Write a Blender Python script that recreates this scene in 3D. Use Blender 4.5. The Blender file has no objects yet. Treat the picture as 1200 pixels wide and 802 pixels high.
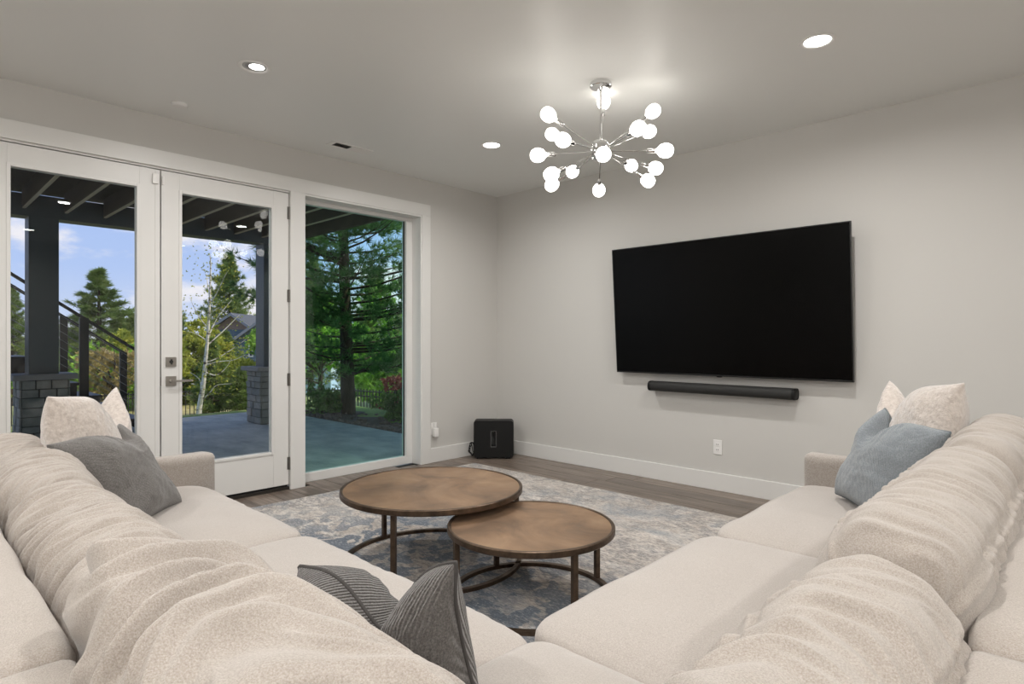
import bpy, bmesh, math, random
import numpy as np
from mathutils import Vector, Matrix
random.seed(7); np.random.seed(7)
PI = math.pi
S = bpy.context.scene
COL = S.collection

# ------------------------------------------------------------------ camera
cam_d = bpy.data.cameras.new('camera'); cam = bpy.data.objects.new('camera', cam_d); COL.objects.link(cam)
cam_d.sensor_width = 36; cam_d.lens = 36 * 703.1 / 1200
cam_d.shift_y = -2.9 / 1200
cam_d.clip_start = 0.02; cam_d.clip_end = 500
cam.location = (4.612, -4.575, 1.199)
cam.rotation_euler = (PI / 2, 0, 0.764484)
S.camera = cam
S.view_settings.view_transform = 'Standard'; S.view_settings.look = 'None'
S.view_settings.exposure = 0.0; S.view_settings.gamma = 1.0
S.view_settings.use_curve_mapping = False
S.cycles.max_bounces = 10; S.cycles.diffuse_bounces = 5; S.cycles.transparent_max_bounces = 16
S.cycles.sample_clamp_indirect = 4.0
S.cycles.use_denoising = True

# ------------------------------------------------------------------ world: blue sky, soft clouds low down
W = bpy.data.worlds.new('sky'); S.world = W; W.use_nodes = True
nt = W.node_tree; nt.nodes.clear()
def N(t, typ, **kw):
    n = t.nodes.new(typ)
    for k, v in kw.items(): setattr(n, k, v)
    return n
tc = N(nt, 'ShaderNodeTexCoord'); sx = N(nt, 'ShaderNodeSeparateXYZ'); nt.links.new(tc.outputs['Generated'], sx.inputs[0])
gr = N(nt, 'ShaderNodeValToRGB'); nt.links.new(sx.outputs['Z'], gr.inputs[0])
e = gr.color_ramp.elements
e[0].position = 0.0; e[0].color = (0.58, 0.63, 0.78, 1)
e[1].position = 1.0; e[1].color = (0.24, 0.34, 0.62, 1)
for p_, c_ in ((0.10, (0.42, 0.53, 0.82, 1)), (0.28, (0.32, 0.45, 0.80, 1))):
    q = e.new(p_); q.color = c_
mp = N(nt, 'ShaderNodeMapping'); mp.inputs['Scale'].default_value = (1, 1, 2.6); nt.links.new(tc.outputs['Generated'], mp.inputs[0])
cn = N(nt, 'ShaderNodeTexNoise'); cn.inputs['Scale'].default_value = 6.5; cn.inputs['Detail'].default_value = 8; cn.inputs['Roughness'].default_value = .58
nt.links.new(mp.outputs[0], cn.inputs['Vector'])
hz = N(nt, 'ShaderNodeMapRange'); hz.inputs[1].default_value = 0.02; hz.inputs[2].default_value = 0.30; hz.inputs[3].default_value = 0.12; hz.inputs[4].default_value = 0.0
nt.links.new(sx.outputs['Z'], hz.inputs[0])
ad = N(nt, 'ShaderNodeMath', operation='ADD'); nt.links.new(cn.outputs['Fac'], ad.inputs[0]); nt.links.new(hz.outputs[0], ad.inputs[1])
cr = N(nt, 'ShaderNodeMapRange', interpolation_type='SMOOTHSTEP'); cr.inputs[1].default_value = 0.555; cr.inputs[2].default_value = 0.72
nt.links.new(ad.outputs[0], cr.inputs[0])
mx = N(nt, 'ShaderNodeMix', data_type='RGBA'); nt.links.new(cr.outputs[0], mx.inputs[0]); nt.links.new(gr.outputs[0], mx.inputs[6]); mx.inputs[7].default_value = (0.82, 0.78, 0.83, 1)
bg = N(nt, 'ShaderNodeBackground'); bg.inputs['Strength'].default_value = 1.25; nt.links.new(mx.outputs[2], bg.inputs[0])
wo = N(nt, 'ShaderNodeOutputWorld'); nt.links.new(bg.outputs[0], wo.inputs[0])

sun_d = bpy.data.lights.new('sun', 'SUN'); sun_d.energy = 4.2; sun_d.angle = math.radians(3); sun_d.color = (1.0, 0.86, 0.66)
sun = bpy.data.objects.new('sun', sun_d); COL.objects.link(sun)
sun.rotation_euler = Vector((-0.45, -0.50, -0.75)).to_track_quat('-Z', 'Y').to_euler()   # from behind the house: the patio stays in its shade

CAN_W = 18.5      # watts of each recessed ceiling light
BULB = 6.0       # emission of the chandelier's frosted globes
FILL_GLOBE_E = 20.0    # emission of the added fill globes, unseen further back in the room

# ------------------------------------------------------------------ material helpers
MATS = {}
def mat(name, col, rough=.5, metal=0., **kw):
    if name in MATS: return MATS[name]
    m = bpy.data.materials.new(name); m.use_nodes = True; MATS[name] = m
    b = m.node_tree.nodes['Principled BSDF']
    b.inputs['Base Color'].default_value = (*col, 1); b.inputs['Roughness'].default_value = rough; b.inputs['Metallic'].default_value = metal
    for k, v in kw.items(): b.inputs[k.replace('_', ' ')].default_value = v
    return m
def nodes(m): return m.node_tree, m.node_tree.nodes['Principled BSDF']
def noise_col(m, stops, scale=5, detail=6, coords='Object', mapping=(1, 1, 1), rough=.6, dist=0.):
    t, b = nodes(m)
    tc = N(t, 'ShaderNodeTexCoord'); mp = N(t, 'ShaderNodeMapping'); mp.inputs['Scale'].default_value = mapping
    n = N(t, 'ShaderNodeTexNoise'); n.inputs['Scale'].default_value = scale; n.inputs['Detail'].default_value = detail; n.inputs['Roughness'].default_value = rough; n.inputs['Distortion'].default_value = dist
    r = N(t, 'ShaderNodeValToRGB'); el = r.color_ramp.elements
    el[0].position, el[0].color = stops[0][0], (*stops[0][1], 1); el[1].position, el[1].color = stops[-1][0], (*stops[-1][1], 1)
    for p, c in stops[1:-1]: q = el.new(p); q.color = (*c, 1)
    t.links.new(tc.outputs[coords], mp.inputs[0]); t.links.new(mp.outputs[0], n.inputs['Vector']); t.links.new(n.outputs['Fac'], r.inputs[0]); t.links.new(r.outputs[0], b.inputs['Base Color'])
    return n, r, mp
def bump(m, scale, strength, dist=.002, coords='Object', mapping=(1, 1, 1), kind='noise', detail=3, rough=.6):
    t, b = nodes(m)
    tc = N(t, 'ShaderNodeTexCoord'); mp = N(t, 'ShaderNodeMapping'); mp.inputs['Scale'].default_value = mapping
    if kind == 'noise':
        n = N(t, 'ShaderNodeTexNoise'); n.inputs['Scale'].default_value = scale; n.inputs['Detail'].default_value = detail; n.inputs['Roughness'].default_value = rough; out = n.outputs['Fac']
    elif kind == 'voronoi':
        n = N(t, 'ShaderNodeTexVoronoi'); n.inputs['Scale'].default_value = scale; out = n.outputs['Distance']
    else:
        n = N(t, 'ShaderNodeTexWave'); n.inputs['Scale'].default_value = scale; n.inputs['Distortion'].default_value = 1.2; n.inputs['Detail'].default_value = 2; n.inputs['Detail Scale'].default_value = 2; out = n.outputs['Fac']
    bp = N(t, 'ShaderNodeBump'); bp.inputs['Strength'].default_value = strength; bp.inputs['Distance'].default_value = dist
    t.links.new(tc.outputs[coords], mp.inputs[0]); t.links.new(mp.outputs[0], n.inputs['Vector']); t.links.new(out, bp.inputs['Height'])
    old = b.inputs['Normal'].links
    if old: t.links.new(old[0].from_socket, bp.inputs['Normal'])
    t.links.new(bp.outputs[0], b.inputs['Normal'])
    return n

# ------------------------------------------------------------------ materials
M_wall = mat('wall_paint', (.585, .572, .545), .85); bump(M_wall, 90, .12, .001)
M_ceil = mat('ceiling_paint', (.80, .805, .785), .42); bump(M_ceil, 60, .10, .001)
M_trim = mat('white_trim_paint', (.72, .712, .69), .38)
M_floor = mat('wood_plank', (.2, .16, .13), .34)
def mk_floor():
    t, b = nodes(M_floor)
    oi = N(t, 'ShaderNodeObjectInfo'); tc = N(t, 'ShaderNodeTexCoord'); mp = N(t, 'ShaderNodeMapping'); mp.inputs['Scale'].default_value = (1.3, 16, 1)
    cb = N(t, 'ShaderNodeCombineXYZ'); ml = N(t, 'ShaderNodeMath', operation='MULTIPLY'); ml.inputs[1].default_value = 40
    t.links.new(oi.outputs['Random'], ml.inputs[0]); t.links.new(ml.outputs[0], cb.inputs[0]); t.links.new(ml.outputs[0], cb.inputs[1]); t.links.new(cb.outputs[0], mp.inputs['Location'])
    t.links.new(tc.outputs['Object'], mp.inputs[0])
    n = N(t, 'ShaderNodeTexNoise'); n.inputs['Scale'].default_value = 2.2; n.inputs['Detail'].default_value = 8; n.inputs['Roughness'].default_value = .62; n.inputs['Distortion'].default_value = .6
    t.links.new(mp.outputs[0], n.inputs['Vector'])
    r = N(t, 'ShaderNodeValToRGB'); el = r.color_ramp.elements
    el[0].position, el[0].color = .28, (.075, .055, .042, 1); el[1].position, el[1].color = .75, (.30, .245, .20, 1); q = el.new(.5); q.color = (.175, .137, .11, 1)
    t.links.new(n.outputs['Fac'], r.inputs[0])
    mr = N(t, 'ShaderNodeMapRange'); mr.inputs[3].default_value = .72; mr.inputs[4].default_value = 1.18; t.links.new(oi.outputs['Random'], mr.inputs[0])
    hs = N(t, 'ShaderNodeHueSaturation'); t.links.new(r.outputs[0], hs.inputs['Color']); t.links.new(mr.outputs[0], hs.inputs['Value']); t.links.new(hs.outputs[0], b.inputs['Base Color'])
    bp = N(t, 'ShaderNodeBump'); bp.inputs['Strength'].default_value = .25; bp.inputs['Distance'].default_value = .002; t.links.new(n.outputs['Fac'], bp.inputs['Height']); t.links.new(bp.outputs[0], b.inputs['Normal'])
mk_floor()

def fabric(name, c1, c2, c3, scale=190, fine=1.0, rough=.95, sheen=.35):
    m = mat(name, c2, rough, Sheen_Weight=sheen, Sheen_Roughness=.5)
    n, r, mp = noise_col(m, [(.30, c1), (.5, c2), (.72, c3)], scale=scale, detail=3, rough=.75)
    bump(m, scale * 1.2, .55 * fine, .0025); bump(m, 14, .12, .004, detail=4)
    return m
M_sofa = fabric('chenille_fabric', (.275, .235, .20), (.385, .34, .30), (.50, .45, .41), 400)
M_seatf = fabric('seat_fabric', (.34, .30, .27), (.42, .38, .345), (.51, .465, .43), 300, .7)
M_armf = fabric('arm_fabric', (.28, .25, .22), (.38, .34, .305), (.48, .44, .405), 220, .8)
M_shear = fabric('shearling', (.50, .43, .385), (.62, .55, .495), (.74, .67, .615), 60, .6, 1.0, .9); bump(M_shear, 38, 1.0, .012, kind='noise', detail=5, rough=.7)
def knit(name, c1, c2, c3, rib):
    m = fabric(name, c1, c2, c3, 260, .8, .95, .3)
    bump(m, 62, rib, .004, kind='wave', mapping=(1, .3, .45))
    return m
M_gray = knit('gray_knit', (.075, .07, .065), (.13, .122, .115), (.21, .20, .19), .18)
M_blue = knit('blue_gray_knit', (.13, .15, .165), (.215, .24, .26), (.32, .345, .365), .45)
M_brown = knit('charcoal_knit', (.05, .045, .04), (.105, .096, .09), (.19, .178, .165), .8)
M_pipe = mat('dark_piping', (.055, .05, .047), .8)
M_pipeb = mat('blue_gray_piping', (.16, .18, .19), .85)
M_black = mat('black_plastic', (.005, .005, .005), .5, Specular_IOR_Level=.3)
M_screen = mat('tv_screen', (.0015, .0015, .0015), .22, Specular_IOR_Level=.12)
M_cloth_b = mat('speaker_cloth', (.016, .016, .015), .65); bump(M_cloth_b, 500, .4, .001)
M_chrome = mat('chrome', (.72, .72, .72), .10, 1.0)
M_nickel = mat('satin_nickel', (.42, .40, .37), .32, 1.0)
M_hinge = mat('hinge_metal', (.20, .19, .175), .4, .8)
M_white = mat('white_plastic', (.80, .79, .77), .4)
M_bronze = mat('bronze_metal', (.085, .058, .04), .42, .75); noise_col(M_bronze, [(.3, (.06, .042, .03)), (.7, (.16, .11, .075))], 18, 5)
M_top = mat('antique_brass_top', (.3, .2, .13), .40, .55)
noise_col(M_top, [(.28, (.14, .095, .065)), (.5, (.30, .19, .115)), (.72, (.42, .28, .17))], 3.2, 9, rough=.62, dist=.8); bump(M_top, 25, .08, .002)
t_, b_ = nodes(M_top); rn = N(t_, 'ShaderNodeTexNoise'); rn.inputs['Scale'].default_value = 7; rn.inputs['Detail'].default_value = 6; rm = N(t_, 'ShaderNodeMapRange'); rm.inputs[3].default_value = .28; rm.inputs[4].default_value = .55
t_.links.new(rn.outputs['Fac'], rm.inputs[0]); t_.links.new(rm.outputs[0], b_.inputs['Roughness'])
M_dark = mat('dark_recess', (.01, .01, .01), .9)
M_post = mat('painted_post', (.035, .06, .072), .5)
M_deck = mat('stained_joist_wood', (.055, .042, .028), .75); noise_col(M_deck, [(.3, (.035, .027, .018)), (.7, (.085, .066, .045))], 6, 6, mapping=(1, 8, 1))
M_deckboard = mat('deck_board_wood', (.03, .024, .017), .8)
M_lit_edge = mat('lit_joist_edge', (.55, .48, .34), .8)  # pale colour carries the light on the lower joist edges
M_rail = mat('black_railing', (.01, .01, .011), .5)
M_cable = mat('steel_cable', (.25, .25, .25), .4, .8)
M_conc = mat('patio_concrete', (.42, .42, .37), .7); noise_col(M_conc, [(.3, (.30, .31, .28)), (.5, (.43, .43, .38)), (.75, (.60, .59, .53))], 2.2, 10, rough=.65, mapping=(1, 1.8, 1)); bump(M_conc, 26, .8, .008, detail=8)
M_cap = mat('stone_cap', (.30, .29, .27), .8); bump(M_cap, 30, .5, .004)
M_mortar = mat('mortar', (.09, .085, .08), .95)
M_stone = mat('ledger_stone', (.2, .19, .17), .85)
def obj_random_color(m, stops, scale=9):
    t, b = nodes(m); oi = N(t, 'ShaderNodeObjectInfo'); r = N(t, 'ShaderNodeValToRGB'); el = r.color_ramp.elements
    el[0].position, el[0].color = 0, (*stops[0], 1); el[1].position, el[1].color = 1, (*stops[-1], 1)
    for i, c in enumerate(stops[1:-1]): q = el.new((i + 1) / (len(stops) - 1)); q.color = (*c, 1)
    t.links.new(oi.outputs['Random'], r.inputs[0])
    tc = N(t, 'ShaderNodeTexCoord'); n = N(t, 'ShaderNodeTexNoise'); n.inputs['Scale'].default_value = scale; n.inputs['Detail'].default_value = 6; t.links.new(tc.outputs['Object'], n.inputs['Vector'])
    mr = N(t, 'ShaderNodeMapRange'); mr.inputs[3].default_value = .6; mr.inputs[4].default_value = 1.4; t.links.new(n.outputs['Fac'], mr.inputs[0])
    hs = N(t, 'ShaderNodeHueSaturation'); t.links.new(r.outputs[0], hs.inputs['Color']); t.links.new(mr.outputs[0], hs.inputs['Value']); t.links.new(hs.outputs[0], b.inputs['Base Color'])
obj_random_color(M_stone, [(.22, .23, .20), (.34, .33, .28), (.27, .28, .25), (.42, .37, .30)]); bump(M_stone, 22, .8, .01, detail=6)
M_rock = mat('river_rock', (.2, .17, .15), .85); obj_random_color(M_rock, [(.13, .12, .11), (.24, .20, .17), (.32, .29, .26), (.17, .12, .10)])
M_mulch = mat('bark_mulch', (.09, .06, .045), .95); noise_col(M_mulch, [(.3, (.035, .024, .018)), (.7, (.16, .115, .085))], 45, 6); bump(M_mulch, 60, 1, .02)
M_grass = mat('lawn_grass', (.16, .27, .05), .95); noise_col(M_grass, [(.3, (.14, .22, .04)), (.7, (.34, .42, .11))], 3, 8); bump(M_grass, 80, 1, .03)
M_field = mat('dry_field_grass', (.3, .28, .12), .95); noise_col(M_field, [(.3, (.16, .20, .06)), (.5, (.30, .30, .12)), (.7, (.48, .42, .22))], .5, 8)
M_bark = mat('pine_bark', (.06, .042, .03), .95); noise_col(M_bark, [(.3, (.03, .022, .016)), (.7, (.12, .085, .06))], 12, 6, mapping=(1, 1, .3)); bump(M_bark, 30, 1, .01)
M_birch = mat('birch_bark', (.72, .69, .64), .8); noise_col(M_birch, [(.36, (.12, .10, .09)), (.46, (.74, .71, .66)), (.7, (.86, .84, .80))], 5, 5, mapping=(1, 1, 3))
def leafmat(name, a, b_, c, scale=1.5):
    m = mat(name, b_, .75); noise_col(m, [(.32, a), (.5, b_), (.68, c)], scale, 5)
    t, p = nodes(m); out = t.nodes['Material Output']; tr = N(t, 'ShaderNodeBsdfTranslucent'); mixs = N(t, 'ShaderNodeMixShader'); mixs.inputs[0].default_value = .3
    col = p.inputs['Base Color'].links[0].from_socket
    t.links.new(col, tr.inputs[0]); t.links.new(p.outputs[0], mixs.inputs[1]); t.links.new(tr.outputs[0], mixs.inputs[2]); t.links.new(mixs.outputs[0], out.inputs[0])
    return m
M_pine = leafmat('pine_needles', (.07, .18, .045), (.15, .31, .09), (.30, .44, .16))
M_fir = leafmat('far_pine_needles', (.10, .18, .045), (.23, .33, .09), (.44, .47, .16), .6)
M_yel = leafmat('yellow_green_leaves', (.20, .27, .03), (.42, .46, .06), (.66, .58, .12), 1.2)
M_olive = leafmat('olive_brown_leaves', (.26, .23, .07), (.45, .38, .14), (.64, .48, .26), 1.2)
M_bright = leafmat('bright_green_leaves', (.13, .30, .03), (.28, .52, .06), (.50, .70, .13), 1.2)
M_shrub = leafmat('shrub_leaves', (.06, .14, .03), (.14, .28, .06), (.32, .48, .12), 4)
M_red = leafmat('dark_red_leaves', (.14, .03, .03), (.26, .06, .05), (.40, .14, .10), 3)
M_iron = mat('black_iron', (.015, .015, .015), .6)
M_siding = mat('blue_gray_siding', (.10, .16, .21), .8)
M_shake = mat('brown_shake_siding', (.27, .20, .165), .85)
M_roof = mat('dark_shingle', (.09, .10, .12), .9)
M_fascia = mat('pale_fascia', (.30, .31, .33), .8)
M_pane = mat('dark_window_pane', (.03, .035, .04), .15)

def glass_mat(name, tint):
    m = bpy.data.materials.new(name); m.use_nodes = True; t = m.node_tree; t.nodes.clear()
    o = N(t, 'ShaderNodeOutputMaterial'); tr = N(t, 'ShaderNodeBsdfTransparent'); tr.inputs[0].default_value = (*tint, 1)
    gl = N(t, 'ShaderNodeBsdfGlossy'); gl.inputs['Roughness'].default_value = 0.0; gl.inputs[0].default_value = (1, 1, 1, 1)
    lw_ = N(t, 'ShaderNodeLayerWeight'); lw_.inputs[0].default_value = .5      # plain Schlick reflectance, the same on both faces of the pane
    pw = N(t, 'ShaderNodeMath', operation='POWER'); pw.inputs[1].default_value = 5; t.links.new(lw_.outputs['Facing'], pw.inputs[0])
    fr = N(t, 'ShaderNodeMath', operation='MULTIPLY_ADD'); fr.inputs[1].default_value = .7; fr.inputs[2].default_value = .019; t.links.new(pw.outputs[0], fr.inputs[0])
    mx = N(t, 'ShaderNodeMixShader'); t.links.new(fr.outputs[0], mx.inputs[0]); t.links.new(tr.outputs[0], mx.inputs[1]); t.links.new(gl.outputs[0], mx.inputs[2]); t.links.new(mx.outputs[0], o.inputs[0])
    return m
M_glass = glass_mat('door_glass', (.93, .95, .95))
M_glass2 = glass_mat('tinted_window_glass', (.84, .98, .94))
def emis(name, col, s):
    m = bpy.data.materials.new(name); m.use_nodes = True; b = m.node_tree.nodes['Principled BSDF']
    b.inputs['Base Color'].default_value = (.9, .9, .9, 1); b.inputs['Emission Color'].default_value = (*col, 1); b.inputs['Emission Strength'].default_value = s
    return m
M_bulb = emis('frosted_bulb_lit', (1.0, .95, .88), BULB)
M_lens = emis('downlight_lens_lit', (1.0, .97, .92), 9)

# ------------------------------------------------------------------ mesh helpers
class MB:
    def __init__(s): s.v = []; s.f = []
    def add(s, v, f):
        k = len(s.v); s.v += [tuple(p) for p in v]; s.f += [tuple(i + k for i in q) for q in f]; return s
    def box(s, a, b):
        x0, y0, z0 = a; x1, y1, z1 = b
        return s.add([(x0, y0, z0), (x1, y0, z0), (x1, y1, z0), (x0, y1, z0), (x0, y0, z1), (x1, y0, z1), (x1, y1, z1), (x0, y1, z1)],
                     [(0, 3, 2, 1), (4, 5, 6, 7), (0, 1, 5, 4), (1, 2, 6, 5), (2, 3, 7, 6), (3, 0, 4, 7)])
    def tube(s, pts, r, n=8, cap=True):
        pts = [Vector(p) for p in pts]; rs = r if isinstance(r, (list, tuple)) else [r] * len(pts)
        v = []; f = []; up = None
        for i, p in enumerate(pts):
            d = (pts[min(i + 1, len(pts) - 1)] - pts[max(i - 1, 0)]).normalized()
            if up is None: up = Vector((0, 0, 1)) if abs(d.z) < .9 else Vector((1, 0, 0))
            a = d.cross(up).normalized(); b = a.cross(d).normalized(); up = b
            for k in range(n):
                t = 2 * PI * k / n; v.append(p + (a * math.cos(t) + b * math.sin(t)) * rs[i])
        for i in range(len(pts) - 1):
            for k in range(n):
                k2 = (k + 1) % n; f.append((i * n + k, i * n + k2, (i + 1) * n + k2, (i + 1) * n + k))
        if cap: f.append(tuple(range(n - 1, -1, -1))); f.append(tuple((len(pts) - 1) * n + k for k in range(n)))
        return s.add(v, f)
    def lathe(s, prof, c=(0, 0, 0), n=24, axis='z', caps=True):
        v = []; f = []
        for r, z in prof:
            for k in range(n):
                t = 2 * PI * k / n; x, y = r * math.cos(t), r * math.sin(t)
                p = (x, y, z) if axis == 'z' else ((z, x, y) if axis == 'x' else (x, z, y))
                v.append((p[0] + c[0], p[1] + c[1], p[2] + c[2]))
        for i in range(len(prof) - 1):
            for k in range(n):
                k2 = (k + 1) % n; f.append((i * n + k, i * n + k2, (i + 1) * n + k2, (i + 1) * n + k))
        if caps: f.append(tuple(range(n - 1, -1, -1))); f.append(tuple((len(prof) - 1) * n + k for k in range(n)))
        return s.add(v, f)
    def sphere(s, c, r, n=16, sc=(1, 1, 1)):
        m = n // 2; v = []; f = []
        for i in range(m + 1):
            a = PI * i / m
            for k in range(n):
                t = 2 * PI * k / n; v.append((c[0] + r * sc[0] * math.sin(a) * math.cos(t), c[1] + r * sc[1] * math.sin(a) * math.sin(t), c[2] + r * sc[2] * math.cos(a)))
        for i in range(m):
            for k in range(n):
                k2 = (k + 1) % n; f.append((i * n + k, (i + 1) * n + k, (i + 1) * n + k2, i * n + k2))
        return s.add(v, f)
    def build(s, name, m, parent=None, smooth=False, bevel=0, loc=None, recalc=True):
        me = bpy.data.meshes.new(name); me.from_pydata(s.v, [], s.f); me.update()
        if recalc:
            bm = bmesh.new(); bm.from_mesh(me)
            if smooth: bmesh.ops.remove_doubles(bm, verts=bm.verts, dist=1e-5)
            bmesh.ops.recalc_face_normals(bm, faces=bm.faces); bm.to_mesh(me); bm.free()
        o = bpy.data.objects.new(name, me); COL.objects.link(o); me.materials.append(m)
        if smooth: me.shade_smooth() if smooth is True else me.set_sharp_from_angle(angle=math.radians(smooth))
        if bevel:
            b = o.modifiers.new('bevel', 'BEVEL'); b.width = bevel; b.segments = 2; b.limit_method = 'ANGLE'; b.angle_limit = math.radians(40)
            me.shade_smooth(); me.set_sharp_from_angle(angle=math.radians(30))
        if loc: o.location = loc
        if parent: o.parent = parent
        return o
def smooth_angle(o, a=35): o.data.shade_smooth(); o.data.set_sharp_from_angle(angle=math.radians(a)); return o
def box(name, a, b, m, parent=None, bevel=0): return MB().box(a, b).build(name, m, parent, bevel=bevel)
def thing(name, label, cat, loc=(0, 0, 0), rz=0, group=None):
    o = bpy.data.objects.new(name, None); COL.objects.link(o); o.location = loc; o.rotation_euler = (0, 0, rz); o.empty_display_size = .1
    return tag(o, label, cat, group)
def tag(o, label, cat, group=None, kind=None):
    o['label'] = label; o['category'] = cat
    if group: o['group'] = group
    if kind: o['kind'] = kind
    return o
def struct(o, label=None, cat=None):
    o['kind'] = 'structure'
    if label: o['label'] = label
    if cat: o['category'] = cat
    return o
def np_mesh(name, V, F, m, parent=None, smooth=True):
    me = bpy.data.meshes.new(name); V = np.asarray(V, dtype=np.float32); F = np.asarray(F, dtype=np.int32)
    k = F.shape[1]; me.vertices.add(len(V)); me.vertices.foreach_set('co', V.ravel()); me.loops.add(F.size); me.loops.foreach_set('vertex_index', F.ravel())
    me.polygons.add(len(F)); me.polygons.foreach_set('loop_start', np.arange(0, F.size, k, dtype=np.int32)); me.polygons.foreach_set('loop_total', np.full(len(F), k, dtype=np.int32))
    me.update(calc_edges=True); me.validate()
    if smooth: me.shade_smooth()
    me.materials.append(m); o = bpy.data.objects.new(name, me); COL.objects.link(o)
    if parent: o.parent = parent
    return o
# vectorised gradient noise
_perm = np.random.RandomState(3).permutation(256); _perm = np.concatenate([_perm, _perm, _perm])
_g = np.random.RandomState(4).normal(size=(256, 3)); _g /= np.linalg.norm(_g, axis=1)[:, None]
def pn(P):
    P = np.asarray(P); i = np.floor(P).astype(int); f = P - i; i &= 255; u = f * f * f * (f * (f * 6 - 15) + 10); r = 0
    for dx in (0, 1):
        for dy in (0, 1):
            for dz in (0, 1):
                h = _perm[_perm[_perm[i[:, 0] + dx] + i[:, 1] + dy] + i[:, 2] + dz]
                d = (_g[h] * (f - np.array([dx, dy, dz]))).sum(1)
                w = (u[:, 0] if dx else 1 - u[:, 0]) * (u[:, 1] if dy else 1 - u[:, 1]) * (u[:, 2] if dz else 1 - u[:, 2]); r = r + w * d
    return r * 1.5
def cube_grid(nx, ny, nz):
    V = []; F = []; off = 0
    def face(axis, sgn, n1, n2):
        nonlocal off
        a, b = np.meshgrid(np.linspace(-1, 1, n1 + 1), np.linspace(-1, 1, n2 + 1), indexing='ij'); c = np.full_like(a, sgn)
        oth = [i for i in range(3) if i != axis]; P = np.zeros(a.shape + (3,)); P[..., axis] = c; P[..., oth[0]] = a; P[..., oth[1]] = b
        V.append(P.reshape(-1, 3)); i, j = np.meshgrid(np.arange(n1), np.arange(n2), indexing='ij'); k = off + i * (n2 + 1) + j
        q = np.stack([k, k + (n2 + 1), k + (n2 + 2), k + 1], -1).reshape(-1, 4)
        flip = (sgn < 0) ^ (axis == 1)
        F.append(q[:, ::-1] if flip else q); off += (n1 + 1) * (n2 + 1)
    face(0, 1, ny, nz); face(0, -1, ny, nz); face(1, 1, nx, nz); face(1, -1, nx, nz); face(2, 1, nx, ny); face(2, -1, nx, ny)
    V = np.concatenate(V); F = np.concatenate(F)
    key = np.round(V * 1e5).astype(np.int64); _, idx, inv = np.unique(key, axis=0, return_index=True, return_inverse=True)
    return V[idx], inv.reshape(-1)[F]
def soft(P, n=5, a=2.8):
    """cube surface -> rounded cushion surface: a shapes the y-z section, n the ends"""
    r2 = (np.abs(P[:, 1]) ** a + np.abs(P[:, 2]) ** a) ** (1 / a)
    k = (np.abs(P[:, 0]) ** n + r2 ** n) ** (1 / n)
    return P / k[:, None]
def ridge(x, sharp=.25):   # sharp creases out of noise in [-1,1]
    return 1 - np.sqrt(x * x + sharp * sharp) * 2

# ================================================================== ROOM SHELL
H = 2.74; RX = 7.2; RY = -7.2
slab = struct(box('floor', (-.14, RY, -.10), (RX, 0, -.012), M_dark), 'brown gray wood plank floor', 'floor')
rng = random.Random(5)
Lp = 1.32; wp = .18; rows = int(-RY / wp); plank_me = None
def plank(x0, x1, y1):
    global plank_me
    L = x1 - x0
    mb = MB(); g = .0012; bz = .0025
    a = [(g, -wp + g), (L - g, -wp + g), (L - g, -g), (g, -g)]; b2 = [(g + bz, -wp + g + bz), (L - g - bz, -wp + g + bz), (L - g - bz, -g - bz), (g + bz, -g - bz)]
    mb.add([(x, y, -.012) for x, y in a] + [(x, y, -bz * .6) for x, y in a] + [(x, y, 0) for x, y in b2],
           [(0, 1, 5, 4), (1, 2, 6, 5), (2, 3, 7, 6), (3, 0, 4, 7), (4, 5, 9, 8), (5, 6, 10, 9), (6, 7, 11, 10), (7, 4, 8, 11), (8, 9, 10, 11)])
    o = mb.build('plank', M_floor, slab, loc=(x0, y1, 0), recalc=False); return o
cache = {}
for r in range(rows):
    x = -rng.random() * Lp; y1 = -r * wp
    while x < RX:
        a, b2 = max(x, -.12 if -2.2 < y1 - wp / 2 < -1.03 else .0), min(x + Lp, RX)
        if b2 - a > .06:
            k = round(b2 - a, 4)
            if k in cache:
                o = cache[k].copy(); o.location = (a, y1, 0); COL.objects.link(o)
            else: cache[k] = plank(a, b2, y1)
        x += Lp
struct(box('ceiling', (0, RY, H), (RX, 0, H + .12), M_ceil), 'smooth gray white ceiling', 'ceiling')
struct(box('wall_back', (-.2, 0, -.1), (RX + .15, .15, H + .12), M_wall), 'pale greige wall behind the television', 'wall')
wl = MB(); wl.box((-.2, -1.02, -.1), (0, 0, H)); wl.box((-.2, RY, -.1), (0, -4.30, H)); wl.box((-.2, -4.30, 2.40), (0, -1.02, H))
struct(wl.build('wall_left', M_wall), 'pale greige wall around the patio doors', 'wall')
struct(box('wall_right', (RX, RY, -.1), (RX + .15, 0, H + .12), M_wall), 'pale greige side wall', 'wall')
struct(box('wall_front', (-.2, RY - .15, -.1), (RX + .15, RY, H + .12), M_wall), 'pale greige wall facing the television', 'wall')
def baseb(name, a, b): 
    return struct(box(name, a, b, M_trim, bevel=.003), 'tall flat white baseboard', 'baseboard')
baseb('baseboard_back', (0.015, -.015, 0), (RX, 0, .14)); baseb('baseboard_left', (0, -.925, 0), (.015, 0, .14)); 
baseb('baseboard_right', (RX - .015, RY, 0), (RX, -.015, .14)); baseb('baseboard_front', (0, RY, 0), (RX - .015, RY + .015, .14)); baseb('baseboard_door_side', (0, RY + .015, 0), (.015, -4.41, .14))
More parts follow.
